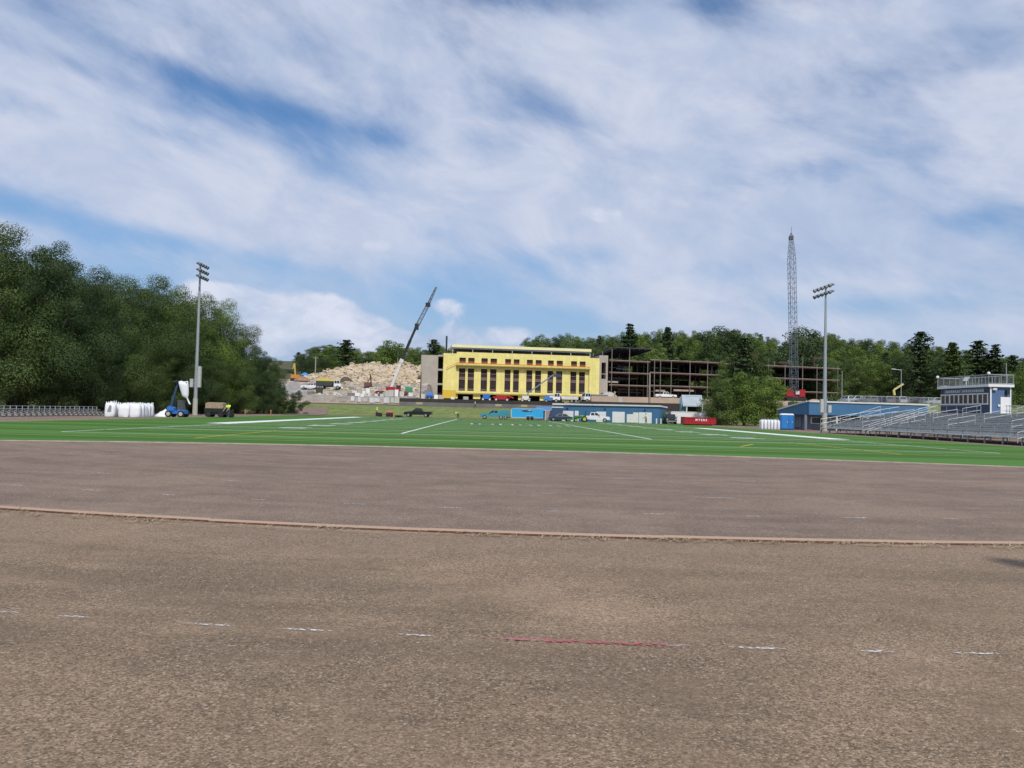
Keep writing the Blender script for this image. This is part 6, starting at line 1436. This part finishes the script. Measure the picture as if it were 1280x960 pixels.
truck('grey dump truck parked below the right concrete tower of the yellow building', 743, 216, R(200), gr)
truck('white box truck parked before the yellow building right of the blue boom lift', 707, 222, R(180), white_d, None, .9)
p = thing('blue_machine', 'bright blue and white machine parked behind the black fence below the yellow facade', 'machine', S(688, 224)); m = MB(); m.box(-2, 2, -1, 1, .5, 1.3); m.prism([(-1.6, 1.3), (1.2, 1.3), (.8, 2.0), (-1.3, 2.1)], -.9, .9); m.build('body', mat('machine_blue', (.06, .2, .52), .5), p); m = MB(); m.box(-.3, .9, -1.02, -.91, 1.4, 1.8); m.build('panel', white_p, p)
for xx in (-1.2, 1.2):
    for s in (-1, 1): wheel(p, xx, s * .95, .45, .3)
p = thing('compressor', 'round bright blue compressor on wheels below the concrete stair tower', 'compressor', S(537, 222)); m = MB(); m.tube((-.9, 0, 1.2), (.9, 0, 1.2), .75, .75, 14); m.build('tank', lift_blue, p); m = MB(); m.box(-1.1, 1.1, -.4, .4, .4, .55); m.build('frame', dark_metal, p)
for s in (-1, 1): wheel(p, 0, s * .6, .4, .2)

# pallets and stacks of masonry on the site
spots = [(443, 214, 1.2), (449, 212, 1.5), (455, 216, 1.2), (460, 220, 1.6), (466, 211, 1.0), (470, 218, 1.7), (475, 222, 1.9), (479, 214, 1.2), (484, 206, 1.9), (489.5, 206, 2.0), (495.5, 206, 2.1), (502, 208, 1.6), (508, 210, 1.4), (513.5, 208, 1.2), (518, 212, 1.5), (447, 205, 1.0), (453, 204, .9), (462, 204, 1.1), (528, 210, 1.7), (545, 212, 1.5), (551, 214, 1.4), (566, 216, 1.0), (582, 218, 1.2), (437, 220, .9), (470, 205, .8), (477, 204, .9), (441, 197, 1.3), (449, 195, 1.5), (457, 196, 1.0), (465, 194, 1.5), (472, 196, 1.2), (483, 194, 1.6), (490, 195, 1.5), (496, 194, 1.7), (415, 196, .9), (428, 195, 1.0)]
pp = None; goods = [white_d, white_p, mat('block_grey', (.36, .35, .33), .9), mat('block_tan', (.45, .38, .29), .9), mat('block_pale', (.52, .50, .46), .9)]
for k, (x, d, h) in enumerate(spots):
    loc = S(x, d); lab = 'pale wrapped pallet of building blocks on the site behind the chain link fence' if x < 500 else 'pale wrapped pallet of building material below the concrete stair tower'
    if pp is None: pp = pallet(lab, loc, 1.5, 1.2, 1.5, 0, 'pallets of building blocks on the site'); c = pp
    else: c = copy_tree(pp); c.location = loc; c['label'] = lab; c['group'] = 'pallets of building blocks on the site' if x < 500 else 'pallets below the concrete stair tower'
    c.rotation_euler = (0, 0, rnd.uniform(-.5, .5)); c.scale = (rnd.uniform(.5, 1.0), .8, h / 1.6)
    for ch in COL.objects:
        if ch.parent == c and ch.name.startswith('wrapped') and k: paint(ch, goods[rnd.randrange(len(goods))])
p = thing('green_tarp', 'green tarp over goods right of the mobile crane', 'tarp', S(511, 214)); m = MB(); m.hexa([(-1.3, -.8, 0), (1.3, -.8, 0), (1.3, .8, 0), (-1.3, .8, 0)], [(-.9, -.5, 2.4), (.7, -.6, 2.2), (.8, .5, 2.3), (-.8, .5, 2.5)]); m.build('cover', mat('tarp_green', (.05, .25, .13), .7), p)
p = thing('dark_crate', 'dark square tank standing on the site track below the yellow covered truck', 'tank', S(399, 216)); m = MB(); m.box(-.8, .8, -.7, .7, .1, 1.5); m.box(-.85, .85, -.75, .75, 1.5, 1.6); m.build('tank_body', mat('tank_olive', (.05, .055, .04), .7), p); m = MB(); m.box(-.8, .8, -.6, -.4, 0, .1); m.box(-.8, .8, .4, .6, 0, .1); m.build('skid', wood, p)
for x0, x1, d, lab in ((384, 404, 208, 'low concrete barrier at the left of the site below the dark tank'), (434, 456, 206, 'low concrete barrier left of the pallets on the site'), (367, 380, 191, 'low pale concrete block wall at the foot of the left wood')):
    A, B = S(x0, d), S(x1, d); m = MB(); n = max(2, int((B - A).length / 3))
    for k in range(n): a, c = A.lerp(B, k / n), A.lerp(B, (k + .96) / n); m.prism([(-.3, 0), (.3, 0), (.28, .12), (.1, .35), (.08, .85), (-.08, .85), (-.1, .35), (-.28, .12)], 0, (c - a).length, 'X')
    o = tag(m.build('concrete_barrier', concrete), lab, 'barrier'); o.location = A

# ------------------------------------------------------------------ parked cars on the right
group = 'cars in the car park behind the bleacher'; cp = [wh, sv, gr, nv, be, bk, gr, sv, nv, gr, bk, sv]
proto = None
for k, (x, d) in enumerate([(1058, 176), (1070, 172), (1083, 170), (1096, 171), (1090, 184), (1104, 186), (1109, 171), (1122, 170), (1078, 184), (1137, 184), (1147, 178), (1157, 176), (1163, 185), (1170, 172), (1142, 190), (1153, 190)]):
    g = G(x, d, 5.5); loc = (g.x, g.y, H(g.x, d) - .25); pm = cp[k % len(cp)]
    cn = {'paint_white': 'white', 'paint_silver': 'silver', 'paint_grey': 'grey', 'paint_navy': 'dark blue', 'paint_beige': 'beige', 'paint_black': 'black', 'paint_dark_red': 'dark red', 'paint_teal': 'teal'}[pm.name]
    where = 'left of the orange lift' if x < 1113 else ('beside the orange lift' if x < 1128 else 'between the orange lift and the press box')
    lab = f'{cn} car parked in the car park {where}'
    if proto is None: proto = car(lab, pm, loc, 0, True, f'{cn} cars {where}'); c = proto
    else:
        c = copy_tree(proto); c.location = loc; c['label'] = lab; c['group'] = f'{cn} cars {where}'
        for ch in COL.objects:
            if ch.parent == c and ch.name.startswith('body'): paint(ch, pm)
    c.rotation_euler = (0, 0, R(rnd.choice((0, 180, 80, 100)) + rnd.uniform(-4, 4)))
bpy.context.view_layer.update()
